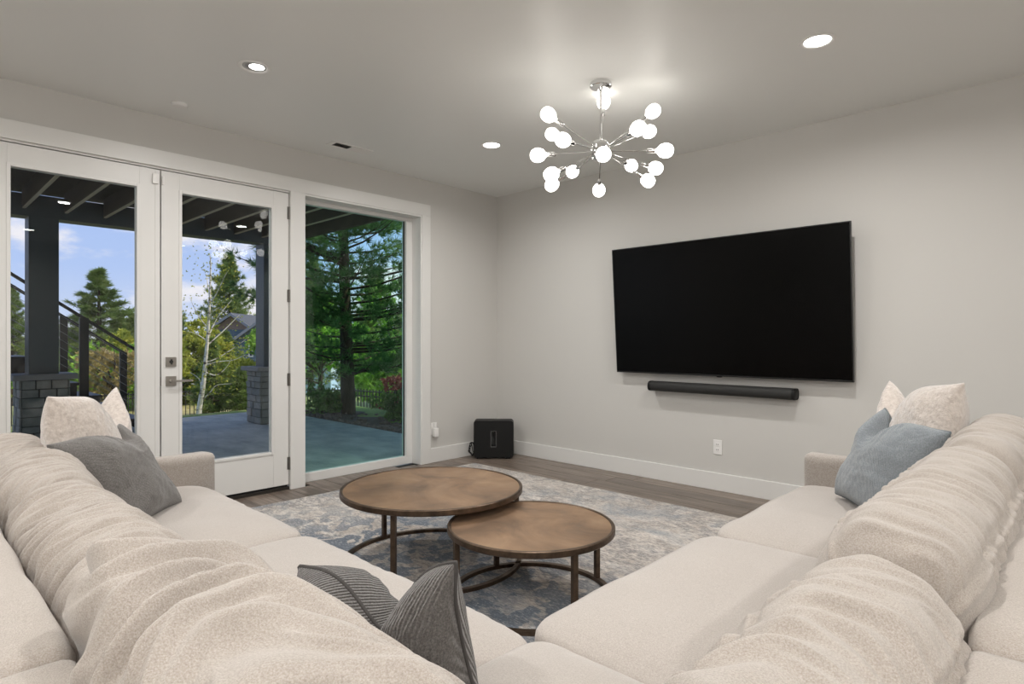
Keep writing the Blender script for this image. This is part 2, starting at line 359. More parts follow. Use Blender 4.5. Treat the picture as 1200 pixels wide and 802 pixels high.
# casing and frame of the opening
struct(box('trim_1', (0, -4.41, 2.387), (.02, -.925, 2.50), M_trim, bevel=.002), 'white flat head casing over doors and window', 'trim')
struct(box('trim_2', (0, -1.025, 0), (.02, -.925, 2.387), M_trim, bevel=.002), 'white flat casing right of the window', 'trim')
struct(box('trim_3', (-.13, -2.34, 0), (.02, -2.215, 2.387), M_trim, bevel=.002), 'white post between hinged door and window', 'trim')
struct(box('trim_4', (0, -4.41, 0), (.02, -4.30, 2.387), M_trim, bevel=.002), 'white flat casing left of the doors', 'trim')
jb = MB(); jb.box((-.2, -1.04, 0), (0.012, -1.02, 2.387)); jb.box((-.2, -2.215, 2.372), (0.012, -1.04, 2.40)); struct(jb.build('trim_5', M_trim), 'white jamb lining of the window recess', 'trim')
jb = MB(); jb.box((-.13, -4.20, 2.375), (-.002, -2.34, 2.40)); jb.box((-.13, -4.30, 0), (0, -4.20, 2.40)); jb.box((-.10, -4.20, 2.35), (-.055, -2.34, 2.376)); struct(jb.build('trim_6', M_trim), 'white door frame head and jamb', 'trim')
struct(box('trim_7', (-.16, -4.20, -.012), (-.001, -2.34, .022), mat('bronze_threshold', (.05, .045, .04), .4, .6), bevel=.002), 'dark metal door threshold', 'trim')
# fixed window
wf = struct(MB().box((-.19, -2.215, 0), (-.12, -1.04, .075)).box((-.19, -2.215, 2.34), (-.12, -1.04, 2.372)).box((-.19, -2.215, .075), (-.12, -2.165, 2.34)).box((-.19, -1.11, .075), (-.12, -1.04, 2.34)).build('window_1', M_trim, bevel=.003), 'tall fixed picture window with thin white frame', 'window')
box('window_gasket', (-.162, -2.165, .075), (-.150, -2.160, 2.34), M_dark, wf); box('window_gasket', (-.162, -1.118, .075), (-.150, -1.110, 2.34), M_dark, wf)
box('window_pane', (-.158, -2.160, .075), (-.154, -1.118, 2.34), M_glass2, wf)
# doors (opening inward, flush with the wall)
def door(nm, y0, y1, hinge_right, label):
    zb, zt = .04, 2.368; gy0, gy1 = y0 + .115, y1 - .125; gz0, gz1 = .30, 2.245
    d = struct(MB().box((-.047, y0, zb), (0, gy0, zt)).box((-.047, gy1, zb), (0, y1, zt)).box((-.047, gy0, zb), (0, gy1, gz0)).box((-.047, gy0, gz1), (0, gy1, zt)).build(nm, M_trim, bevel=.0015), label, 'door')
    b = MB(); w = .016
    for x0, x1 in ((-.052, -.036), (-.012, .006)):
        b.box((x0, gy0 - .004, gz0 - .004), (x1, gy0 + w, gz1 + .004)).box((x0, gy1 - w, gz0 - .004), (x1, gy1 + .004, gz1 + .004)).box((x0, gy0 + w, gz0 - .004), (x1, gy1 - w, gz0 + w)).box((x0, gy0 + w, gz1 - w), (x1, gy1 - w, gz1 + .004))
    b.build('glazing_bead', M_trim, d, bevel=.002)
    box('glass_pane', (-.026, gy0 + .002, gz0 + .002), (-.022, gy1 - .002, gz1 - .002), M_glass, d)
    box('door_sweep', (-.04, y0 + .01, .024), (-.008, y1 - .01, .042), M_dark, d)
    return d
d2 = door('door_2', -3.262, -2.346, True, 'right glazed patio door with hinges, deadbolt and lever')
d1 = door('door_1', -4.196, -3.270, False, 'left glazed patio door with white contact sensor on top')
box('astragal', (-.005, -3.300, .04), (.004, -3.272, 2.36), M_trim, d1, bevel=.001)
for z in (.209, .879, 1.548, 2.211):
    h = MB(); h.tube([(.008, -2.343, z - .05), (.008, -2.343, z + .05)], .0075, 10); h.box((-.002, -2.36, z - .05), (.002, -2.346, z + .05)); smooth_angle(h.build('hinge', M_hinge, d2))
esc = box('deadbolt', (0, -3.236, 1.01), (.010, -3.170, 1.078), M_nickel, d2, bevel=.002)
tn = MB(); tn.lathe([(.012, .010), (.012, .016)], (0, -3.203, 1.044), 16, 'x'); tn.box((.016, -3.207, 1.026), (.026, -3.199, 1.062)); tn.build('thumb_turn', mat('dark_nickel', (.1, .1, .1), .3, 1), esc)
esc = box('lever_plate', (0, -3.236, .875), (.010, -3.170, .943), M_nickel, d2, bevel=.002)
lv = MB(); lv.lathe([(.013, .010), (.013, .045)], (0, -3.203, .910), 14, 'x'); lv.box((.040, -3.21, .903), (.052, -3.075, .917)); smooth_angle(lv.build('lever_handle', M_nickel, esc))
st = MB(); st.box((-.001, -3.268, .88), (.003, -3.264, .94)); st.build('strike_plate', M_hinge, d1)
cs = thing('contact_sensor', 'small white contact sensor at the top where doors meet', 'sensor', (0, -3.30, 2.30))
box('sensor_body', (.004, -.020, -.034), (.018, .018, .034), M_white, cs, bevel=.003); box('sensor_magnet', (.000, .041, -.034), (.012, .054, .026), M_white, cs, bevel=.002)

# ================================================================== CEILING FIXTURES
def downlight(x, y, label, seen=True, gimbal=False):
    t = thing('recessed_light', label, 'ceiling light', (x, y, H), group='round recessed ceiling lights')
    smooth_angle(MB().lathe([(.068, 0.0005), (.085, -.001), (.088, -.004), (.084, -.007), (.070, -.006), (.064, -.002), (.063, .0)], (0, 0, 0), 36, caps=False).build('trim_ring', M_white, t))
    if gimbal:
        g = smooth_angle(MB().lathe([(.063, -.001), (.060, -.0025), (.047, .0), (.046, -.0015)], (0, 0, 0), 32, caps=False).build('gimbal', mat('gimbal_gray', (.42, .42, .41), .5), t))
        ln = MB().lathe([(.0005, -.0045), (.034, -.004), (.040, -.0015)], (.004, .012, 0), 28, caps=False).build('lens', M_lens, t, smooth=True)
        MB().lathe([(.0005, -.0005), (.062, -.0005)], (0, 0, 0), 32, caps=False).build('recess', mat('recess_gray', (.28, .28, .28), .6), t)
    else:
        ln = MB().lathe([(.0005, -.0035), (.045, -.003), (.064, -.0015)], (0, 0, 0), 32, caps=False).build('lens', M_lens, t, smooth=True)
    l = bpy.data.lights.new('downlight_lamp', 'AREA'); l.shape = 'DISK'; l.size = .12; l.energy = CAN_W; l.color = (1.0, .975, .95); l.spread = math.radians(165)
    lo = bpy.data.objects.new('downlight_lamp', l); COL.objects.link(lo); lo.parent = t; lo.location = (0, 0, -.012)
downlight(1.22, -3.138, 'gimbal recessed ceiling light nearest the patio doors', gimbal=True)
downlight(3.607, -1.251, 'bright recessed ceiling light above the television side, right of the chandelier')
downlight(1.207, -1.259, 'small bright recessed ceiling light near the room corner')
for x, y, w_ in ((3.6, -3.2, 'over the right sofa wing'), (6.0, -1.25, 'behind the right wing, by the television wall'), (6.0, -3.2, 'in the middle behind the right sofa wing'), (1.22, -5.2, 'behind the left sofa wing, by the door wall'), (3.6, -5.4, 'behind the sofa corner'), (6.0, -5.4, 'in the far rear corner of the room')):
    downlight(x, y, 'added unseen recessed ceiling light ' + w_)  # extra ceiling lights added out of view to even out the room light
# globes added out of view behind the seating to fill the room with light
for i, (x, y) in enumerate(((3.0, -5.7), (4.9, -6.0), (6.2, -4.2))):
    t = thing('fill_globe', 'added white globe fill light ' + ('behind the left sofa wing', 'behind the sofa corner, further back', 'behind the right sofa wing')[i], 'lamp', (x, y, H), group='added fill globes behind the seating')
    smooth_angle(MB().lathe([(.07, 0), (.07, -.02), (.02, -.03), (.02, -.30)], (0, 0, 0), 20).build('stem', M_nickel, t))
    MB().sphere((0, 0, -.50), .20, 24).build('globe', emis('fill_globe_glow', (1, .98, .95), FILL_GLOBE_E) if i == 0 else bpy.data.materials['fill_globe_glow'], t, smooth=True)

sd = thing('smoke_detector', 'small round white cover on ceiling above the doors', 'detector', (.325, -3.249, H))
smooth_angle(MB().lathe([(.048, 0), (.048, -.008), (.040, -.018), (.010, -.021)], (0, 0, 0), 28).build('cover', M_white, sd))
vt = thing('ceiling_vent', 'long white louvred air register in the ceiling by the wall', 'vent', (.345, -2.0, H), rz=math.radians(0))
box('backing', (-.045, -.150, -.0015), (.045, .150, 0), M_dark, vt)
MB().box((-.06, -.18, -.006), (-.042, .18, 0)).box((.042, -.18, -.006), (.06, .18, 0)).box((-.042, -.18, -.006), (.042, -.145, 0)).box((-.042, .145, -.006), (.042, .18, 0)).box((-.042, -.006, -.006), (.042, .006, 0)).build('frame', M_white, vt, bevel=.001)
sl = MB(); sl.add([(-.004, -.07, -.007), (.004, -.07, -.0015), (.004, .07, -.0015), (-.004, .07, -.007), (-.003, -.07, -.0075), (.005, -.07, -.002), (.005, .07, -.002), (-.003, .07, -.0075)], [(0, 1, 2, 3), (7, 6, 5, 4), (0, 4, 5, 1), (2, 6, 7, 3)])
s0 = None
for k in range(7):
    for sgn in (-1, 1):
        lc = (-.036 + k * .012, sgn * .075, 0)
        if s0 is None: s0 = sl.build('slat', M_white, vt, loc=lc)
        else: c = s0.copy(); c.location = lc; COL.objects.link(c)
        (s0 if (k, sgn) == (0, -1) else c).rotation_euler = (0, math.radians(60 if sgn == -1 else -12), 0)

# ------------------------------------------------------------------ chandelier
ch = thing('chandelier', 'chrome starburst chandelier with round lit frosted bulbs on thin arms', 'chandelier', (2.5045, -1.608, H))
smooth_angle(MB().lathe([(.062, 0), (.065, -.004), (.065, -.024), (.060, -.028), (.014, -.030), (.010, -.045)], (0, 0, 0), 40).build('canopy', M_chrome, ch))
smooth_angle(MB().lathe([(.006, -.03), (.006, -.36)], (0, 0, 0), 12).build('downrod', M_chrome, ch))
HZ = -.409
smooth_angle(MB().lathe([(.012, .062), (.040, .058), (.052, .048), (.056, .03), (.056, -.03), (.050, -.046), (.036, -.056), (.010, -.06)], (0, 0, HZ), 36).build('hub', M_chrome, ch), 50)
arms = [(-.122, -.331, .155), (-.344, -.031, .171), (.026, -.383, -.034), (-.211, -.318, -.051), (-.106, -.323, -.181), (-.359, -.017, -.138), (-.344, .172, -.02), (-.079, .142, .349), (.221, -.287, -.131),
        (-.217, .285, -.141), (.232, .222, .243), (.351, -.158, .006), (.127, .324, .164), (.369, .094, -.057), (-.037, .383, .002), (.162, .344, -.062), (.105, .348, -.127)]
r_me = MB().lathe([(.0032, .04), (.0032, .30)], n=8); s_me = MB().lathe([(.011, .285), (.0125, .29), (.0125, .335), (.011, .34)], n=14)
b_me = MB().lathe([(.011, .335), (.013, .345), (.021, .352), (.034, .364), (.0405, .385), (.0415, .396), (.0395, .412), (.032, .427), (.018, .437), (.002, .440)], n=24)
proto = None
for d in arms:
    v = Vector(d).normalized(); q = v.to_track_quat('Z', 'Y').to_euler(); c = Vector((0, 0, HZ))
    if proto is None:
        a = smooth_angle(r_me.build('arm', M_chrome, ch)); k = smooth_angle(s_me.build('socket', M_chrome, ch)); g = b_me.build('bulb', M_bulb, ch, smooth=True); proto = (a, k, g); new = proto
    else: new = [o.copy() for o in proto]; [COL.objects.link(o) for o in new]
    for o in new: o.location = c; o.rotation_euler = q; o.parent = ch

# ================================================================== TV WALL
tv = thing('television', 'large black flat television tilted forward on the wall', 'television', (2.535, -.095, 1.45))
til = math.radians(4.2)
tv.rotation_euler = (til, 0, 0)
w2, h2 = .945, .54
box('screen', (-w2 + .008, -.0195, -h2 + .012), (w2 - .008, -.016, h2 - .008), M_screen, tv)
MB().box((-w2, -.021, -h2), (w2, .004, -h2 + .012)).box((-w2, -.021, h2 - .008), (w2, .004, h2)).box((-w2, -.021, -h2 + .012), (-w2 + .008, .004, h2 - .008)).box((w2 - .008, -.021, -h2 + .012), (w2, .004, h2 - .008)).build('bezel', mat('bezel_metal', (.03, .03, .03), .3, .7), tv, bevel=.0015)
box('back_housing', (-w2 + .006, -.016, -h2 + .01), (w2 - .006, .006, h2 - .006), M_black, tv)
box('rear_cover', (-.62, .006, -.36), (.62, .030, .30), M_black, tv, bevel=.006)
box('sensor_nub', (-.02, -.020, -h2 - .006), (.02, -.006, -h2), M_black, tv, bevel=.001)
wm = thing('wall_mount', 'black steel bracket behind the television', 'bracket', (2.535, 0, 1.45))
MB().box((-.35, -.02, -.11), (.35, 0, -.06)).box((-.35, -.02, .06), (.35, 0, .11)).box((-.25, -.052, -.2), (-.21, -.02, .2)).box((.21, -.052, -.2), (.25, -.02, .2)).build('bracket_rail', M_black, wm)
sb = thing('soundbar', 'long black cylindrical soundbar mounted below the television', 'soundbar', (2.515, -.062, .806))
def capsule(x0, x1, ry, rz, n=28, sq=2.6):
    mb = MB(); v = []; f = []; xs = [(x0, .82), (x0 + .006, .96), (x0 + .016, 1), (x1 - .016, 1), (x1 - .006, .96), (x1, .82)]
    for x, s in xs:
        for k in range(n):
            t = 2 * PI * k / n; c, si = math.cos(t), math.sin(t); e_ = 2 / sq
            v.append((x, ry * s * math.copysign(abs(c) ** e_, c), rz * s * math.copysign(abs(si) ** e_, si)))
    for i in range(len(xs) - 1):
        for k in range(n): k2 = (k + 1) % n; f.append((i * n + k, i * n + k2, (i + 1) * n + k2, (i + 1) * n + k))
    f.append(tuple(range(n))); f.append(tuple((len(xs) - 1) * n + k for k in range(n)))
    return mb.add(v, f)
smooth_angle(capsule(-.578, .578, .052, .042).build('grille', M_cloth_b, sb), 40)
for s in (-1, 1): smooth_angle(capsule(min(s * .577, s * .592), max(s * .577, s * .592), .0525, .0425).build('end_cap', M_black, sb), 40)
box('mount_plate', (-.3, .045, -.02), (.3, .062, .02), M_black, sb)
ol = thing('wall_outlet', 'white duplex wall outlet below the soundbar', 'outlet', (2.492, 0, .343))
box('cover_plate', (-.036, -.006, -.058), (.036, 0, .058), M_white, ol, bevel=.002)
for z in (-.021, .021):
    rc = box('receptacle', (-.017, -.0085, z - .015), (.017, -.006, z + .015), M_white, ol, bevel=.002)
    MB().box((-.008, -.0090, z - .004), (-.005, -.0084, z + .007)).box((.005, -.0090, z - .004), (.008, -.0084, z + .007)).build('slot', M_dark, rc)
o2 = thing('wall_outlet', 'white outlet low on the wall right of the window casing', 'outlet', (0, -.872, .33), rz=PI / 2)
box('cover_plate', (-.036, -.006, -.058), (.036, 0, .058), M_white, o2, bevel=.002)
for z in (.021, -.021): box('receptacle', (-.017, -.0085, z - .015), (.017, -.006, z + .015), M_white, o2, bevel=.002)
pg = thing('plug_in_device', 'small white plug-in device in the outlet by the window', 'device', (0, -.872, .30), rz=PI / 2)
box('housing', (-.026, -.050, -.050), (.026, -.0085, .038), M_white, pg, bevel=.006); box('night_light', (-.012, -.035, .038), (.012, -.012, .085), M_white, pg, bevel=.004)

# subwoofer in the corner
sw = thing('subwoofer', 'black box subwoofer with upright slot in the room corner', 'speaker', (.262, -.305, 0), rz=math.radians(43))
def rrect(w, h, r, n=6, cz=0):
    P = []
    for cx, cz_, a0 in ((w - r, h - r, 0), (-w + r, h - r, 90), (-w + r, -h + r, 180), (w - r, -h + r, 270)):
        for k in range(n + 1): a = math.radians(a0 + 90 * k / n); P.append((cx + r * math.cos(a), cz + cz_ + r * math.sin(a)))
    return P
def frame_prism(outer, inner, y0, y1):
    n = len(outer); v = [(x, y0, z) for x, z in outer] + [(x, y0, z) for x, z in inner] + [(x, y1, z) for x, z in outer] + [(x, y1, z) for x, z in inner]; f = []
    for k in range(n):
        k2 = (k + 1) % n; f += [(k, k2, n + k2, n + k), (2 * n + k, 3 * n + k, 3 * n + k2, 2 * n + k2), (k, 2 * n + k, 2 * n + k2, k2), (n + k, n + k2, 3 * n + k2, 3 * n + k)]
    return MB().add(v, f)
frame_prism(rrect(.2, .185, .03, cz=.20), rrect(.026, .078, .008, cz=.20), -.08, .08).build('cabinet', M_black, sw, bevel=.004)
frame_prism(rrect(.030, .082, .010, cz=.20), rrect(.024, .076, .007, cz=.20), -.083, -.06).build('slot_frame', mat('dark_gray_plastic', (.09, .09, .09), .4), sw)
box('acoustic_port', (.002, -.045, .13), (.0255, .06, .272), M_dark, sw)
box('slot_light_plate', (-.0255, .055, .125), (.002, .060, .275), mat('slot_light_gray', (.33, .33, .32), .5), sw)  # pale plate stands in for the light seen through the slot
box('foot', (-.17, -.06, 0), (-.12, .06, .02), M_black, sw); box('foot', (.12, -.06, 0), (.17, .06, .02), M_black, sw)
cd = MB(); pts = []
for k in range(50):
    a = k * .42; r = .055 + .008 * math.sin(k * 1.7); pts.append((.10 + .012 * math.sin(k), -.452 + r * math.cos(a) * .75, .088 + r * math.sin(a) * 1.15 + .004 * math.cos(k * 2.1)))
pts = [(.22, -.37, .10)] + pts + [(.05, -.40, .05), (.03, -.33, .015)]
tag(cd.tube(pts, .0042, 6).build('power_cord', M_black, smooth=True), 'black coiled power cord beside the subwoofer', 'cord')

# ================================================================== RUG
RX0, RX1, RY0, RY1 = .33, 4.30, -3.60, -.63
M_rug = mat('distressed_rug', (.5, .47, .43), .95, Sheen_Weight=.2)
def mk_rug():
    t, b = nodes(M_rug); L = t.links.new
    tc = N(t, 'ShaderNodeTexCoord')
    def noise(sc, det, ro=.65, dist=0., mapping=(1, 1, 1), off=(0, 0, 0)):
        mp = N(t, 'ShaderNodeMapping'); mp.inputs['Scale'].default_value = mapping; mp.inputs['Location'].default_value = off; L(tc.outputs['Object'], mp.inputs[0])
        n = N(t, 'ShaderNodeTexNoise'); n.inputs['Scale'].default_value = sc; n.inputs['Detail'].default_value = det; n.inputs['Roughness'].default_value = ro; n.inputs['Distortion'].default_value = dist; L(mp.outputs[0], n.inputs['Vector']); return n.outputs['Fac']
    def math_(op, a, b_=None, clamp=False):
        m = N(t, 'ShaderNodeMath', operation=op); m.use_clamp = clamp
        for i, x in enumerate((a, b_)):
            if x is None: continue
            if isinstance(x, (int, float)): m.inputs[i].default_value = x
            else: L(x, m.inputs[i])
        return m.outputs[0]
    def rng_(v, a, b_, c=0, d=1):
        m = N(t, 'ShaderNodeMapRange', interpolation_type='SMOOTHSTEP')
        for i, x in enumerate((a, b_, c, d)): m.inputs[i + 1].default_value = x
        L(v, m.inputs[0]); return m.outputs[0]
    def mix(f, c1, c2):
        m = N(t, 'ShaderNodeMix', data_type='RGBA')
        L(f, m.inputs[0]) if not isinstance(f, float) else setattr(m.inputs[0], 'default_value', f)
        for i, c in ((6, c1), (7, c2)):
            if isinstance(c, tuple): m.inputs[i].default_value = (*c, 1)
            else: L(c, m.inputs[i])
        return m.outputs[2]
    big = noise(1.1, 5, .6, .8); med = noise(3.4, 9, .78, 1.4, mapping=(.75, 1.2, 1)); fine = noise(30, 5, .8, mapping=(.5, 1, 1)); fib = noise(110, 3, .8, mapping=(.4, 1, 1)); worn = noise(2.2, 8, .7, .5, off=(4, 2, 0))
    # ornament: wavy floral lattice
    sp = N(t, 'ShaderNodeSeparateXYZ'); L(tc.outputs['Object'], sp.inputs[0])
    nd = noise(6, 3, .5)
    ax = math_('SINE', math_('ADD', math_('MULTIPLY', sp.outputs['X'], 11.0), math_('MULTIPLY', nd, 9.0)))
    ay = math_('SINE', math_('ADD', math_('MULTIPLY', sp.outputs['Y'], 11.0), math_('MULTIPLY', nd, -8.0)))
    orn = rng_(math_('ABSOLUTE', math_('MULTIPLY', ax, ay)), .15, .55)
    base = mix(rng_(med, .35, .65), (.42, .36, .31), (.72, .67, .61))
    base = mix(math_('MULTIPLY', rng_(fine, .42, .60), rng_(worn, .33, .55)), base, (.19, .175, .17))
    # blue-gray field, strongest in the middle of the rug and toward the doors
    dx = math_('MULTIPLY', math_('ADD', sp.outputs['X'], .3), .62); dy = math_('MULTIPLY', math_('ADD', sp.outputs['Y'], .65), .95)
    r = math_('SQRT', math_('ADD', math_('MULTIPLY', dx, dx), math_('MULTIPLY', dy, dy)))
    cen = rng_(math_('ADD', r, math_('MULTIPLY', big, -.9)), -.05, .85, 1, 0)
    blue = math_('MULTIPLY', cen, rng_(math_('ADD', math_('MULTIPLY', med, .75), math_('MULTIPLY', orn, .3)), .38, .62), True)
    blue2 = math_('MULTIPLY', rng_(math_('ADD', big, math_('MULTIPLY', med, .4)), .66, .82), .75)
    c = mix(blue2, base, (.16, .19, .23)); c = mix(math_('MULTIPLY', blue, .92), c, (.07, .11, .16))
    c = mix(math_('MULTIPLY', rng_(fine, .55, .7), .5), c, (.66, .63, .58))
    c = mix(math_('MULTIPLY', rng_(fib, .50, .72), .55), c, (.74, .70, .65))
    c = mix(math_('MULTIPLY', rng_(fib, .50, .32), .65), c, (.10, .105, .12))
    L(c, b.inputs['Base Color'])
    bp = N(t, 'ShaderNodeBump'); bp.inputs['Strength'].default_value = .8; bp.inputs['Distance'].default_value = .006; L(fib, bp.inputs['Height'])
    bp2 = N(t, 'ShaderNodeBump'); bp2.inputs['Strength'].default_value = .6; bp2.inputs['Distance'].default_value = .006; L(fine, bp2.inputs['Height']); L(bp.outputs[0], bp2.inputs['Normal']); L(bp2.outputs[0], b.inputs['Normal'])
mk_rug()
rg = thing('area_rug', 'large distressed ivory, gray and blue area rug under the coffee tables', 'rug', ((RX0 + RX1) / 2, (RY0 + RY1) / 2, 0))
hx, hy = (RX1 - RX0) / 2, (RY1 - RY0) / 2
gx, gy = np.meshgrid(np.linspace(-hx, hx, 160), np.linspace(-hy, hy, 120), indexing='ij'); gx = gx.ravel(); gy = gy.ravel()
ed = np.minimum(hx - np.abs(gx), hy - np.abs(gy)); Pn = np.stack([gx * 9, gy * 9, gx * 0], 1)
gz = .0115 * np.clip(ed / .012, .1, 1) ** .5 + .0008 * pn(Pn); jit = .003 * pn(Pn * 3 + 7) * (ed < .01); V = np.stack([gx, gy + jit, gz], 1)
i, j = np.meshgrid(np.arange(159), np.arange(119), indexing='ij'); k = (i * 120 + j).ravel(); F = np.stack([k, k + 120, k + 121, k + 1], 1)
np_mesh('pile', V, F, M_rug, rg)
MB().box((-hx + .004, -hy + .004, .0005), (hx - .004, hy - .004, .003)).build('backing', mat('rug_backing', (.35, .31, .26), .9), rg)

# ================================================================== COFFEE TABLES
def table(c, r, top, legs, lr, label, name='coffee_table'):
    t = thing(name, label, 'coffee table', (c[0], c[1], .012), group=None); z = top - .012
    smooth_angle(MB().lathe([(.001, z - .010), (r - .016, z - .010), (r - .016, z - .0045), (.001, z - .0045)], n=96, caps=False).build('tabletop', M_top, t), 30)
    smooth_angle(MB().lathe([(r - .020, z - .030), (r - .004, z - .030), (r, z - .026), (r, z - .004), (r - .004, z), (r - .013, z), (r - .017, z - .004), (r - .020, z - .030)], n=96, caps=False).build('rim', M_bronze, t), 30)
    smooth_angle(MB().lathe([(lr - .012, 0), (lr + .012, 0), (lr + .012, .018), (lr - .012, .018), (lr - .012, 0)], n=96, caps=False).build('base_ring', M_bronze, t), 30)
    for a in legs:
        l = box('leg', (-.0115, -.0115, .018), (.0115, .0115, z - .029), M_bronze, t, bevel=.001); a = math.radians(a); l.location = (lr * math.cos(a), lr * math.sin(a), 0); l.rotation_euler = (0, 0, a)
    return t
table((2.06, -2.533), .485, .412, (58.8, 178.8, 298.8), .470, 'larger taller round bronze-topped coffee table overlapping the smaller one')
table((2.751, -2.508), .386, .350, (70.8, 160.8, 250.8, 340.8), .370, 'smaller lower round brown metal coffee table tucked under the larger one')

# ================================================================== SECTIONAL SOFA
so = thing('sectional_sofa', 'L-shaped cream chenille sectional sofa facing the room corner', 'sofa', (3.0, -4.0, 0))
def part_mesh(name, V, F, m, parent, center, rz=0):
    o = np_mesh(name, V, F, m, parent); o.location = Vector(center) - (parent.location if parent else Vector()); o.rotation_euler = (0, 0, rz); return o
def seat_cushion(cx, cy, w, d, h, z0, seed, crown=.03):
    P, F = cube_grid(90, 70, 16); S_ = soft(P, 14, 9); V = S_ * np.array([w / 2, d / 2, h / 2])
    u, v = P[:, 0], P[:, 1]
    V[:, 2] += (P[:, 2] > -.5) * crown * (1 - u ** 4) * (1 - np.abs(v) ** 4) * (S_[:, 2] > 0)
    cr = np.stack([V[:, 0] * 5 + seed, V[:, 1] * 5, V[:, 2] * 3], 1); V[:, 2] += .006 * pn(cr) * (S_[:, 2] > 0)
    # shallow pull creases near the front edge
    rr = ridge(pn(np.stack([V[:, 0] * 14 + seed, V[:, 1] * 2.2, V[:, 0] * 0], 1)), .2); fr = np.clip((np.abs(v) - .72) / .28, 0, 1) * (S_[:, 2] > 0)
    V[:, 2] += .0035 * rr * fr
    # welt along the top edge
    e_ = np.maximum(np.abs(S_[:, 0]), np.abs(S_[:, 1])); V[:, 2] += .0
    part_mesh('seat_cushion', V, F, M_seatf, so, (cx, cy, z0 + h / 2))
zs, hs = .275, .195
for (x0, x1) in ((1.345, 2.455), (2.46, 3.64)): seat_cushion((x0 + x1) / 2, -3.89, x1 - x0 + .004, .88, hs, zs, x0)
seat_cushion(4.055, -3.883, .89, .90, hs, zs, 9.1)
for (y0, y1) in ((-3.44, -2.385), (-2.38, -1.305)): seat_cushion(4.01, (y0 + y1) / 2, .90, y1 - y0 + .004, hs, zs, y0)
def padded(name, a, b, m=M_armf, n=9, div=(40, 24, 24), wob=.002):
    a = np.array(a); b = np.array(b); P, F = cube_grid(*div); P2 = P.copy(); 
    hd = (b - a) / 2; R_ = .03; V = P * hd
    inner = hd - R_; q = np.clip(V, -inner, inner); d = V - q; L_ = np.maximum(np.linalg.norm(d, axis=1), 1e-6); mxd = np.abs(d).max(1)
    sc = np.where(L_ > 1e-5, np.minimum(1, R_ / L_), 1); V = q + d * sc[:, None]
    c = (a + b) / 2; V = V + (wob * pn((V + c) * 6.0))[:, None] * P
    return part_mesh(name, V, F, m, so, c)
padded('arm', (1.235, -4.40, .06), (1.340, -3.385, .612)); padded('arm', (3.55, -1.300, .06), (4.47, -1.195, .612))
padded('base_frame', (1.25, -4.40, .06), (4.5, -3.50, .285)); padded('base_frame', (3.60, -3.52, .06), (4.5, -1.25, .285))
def backframe(a, b): padded('back_frame', a, b, M_sofa, div=(60, 24, 24), wob=.004)
ft = .745
backframe((1.235, -4.66, .06), (3.535, -4.375, ft)); backframe((3.525, -4.66, .06), (4.76, -4.375, ft - .005))
backframe((4.47, -4.39, .06), (4.76, -3.425, ft - .005)); backframe((4.47, -3.435, .06), (4.76, -1.195, ft))
for x, y in ((1.30, -4.5), (1.30, -3.50), (3.0, -4.5), (4.65, -4.55), (4.65, -1.26), (3.65, -1.26), (4.6, -3.0)):
    box('leg', (x - 3.0 - .03, y + 4.0 - .03, .013 if (x, y) in ((1.30, -3.50), (3.65, -1.26)) else 0), (x - 3.0 + .03, y + 4.0 + .03, .075), M_bronze, so)

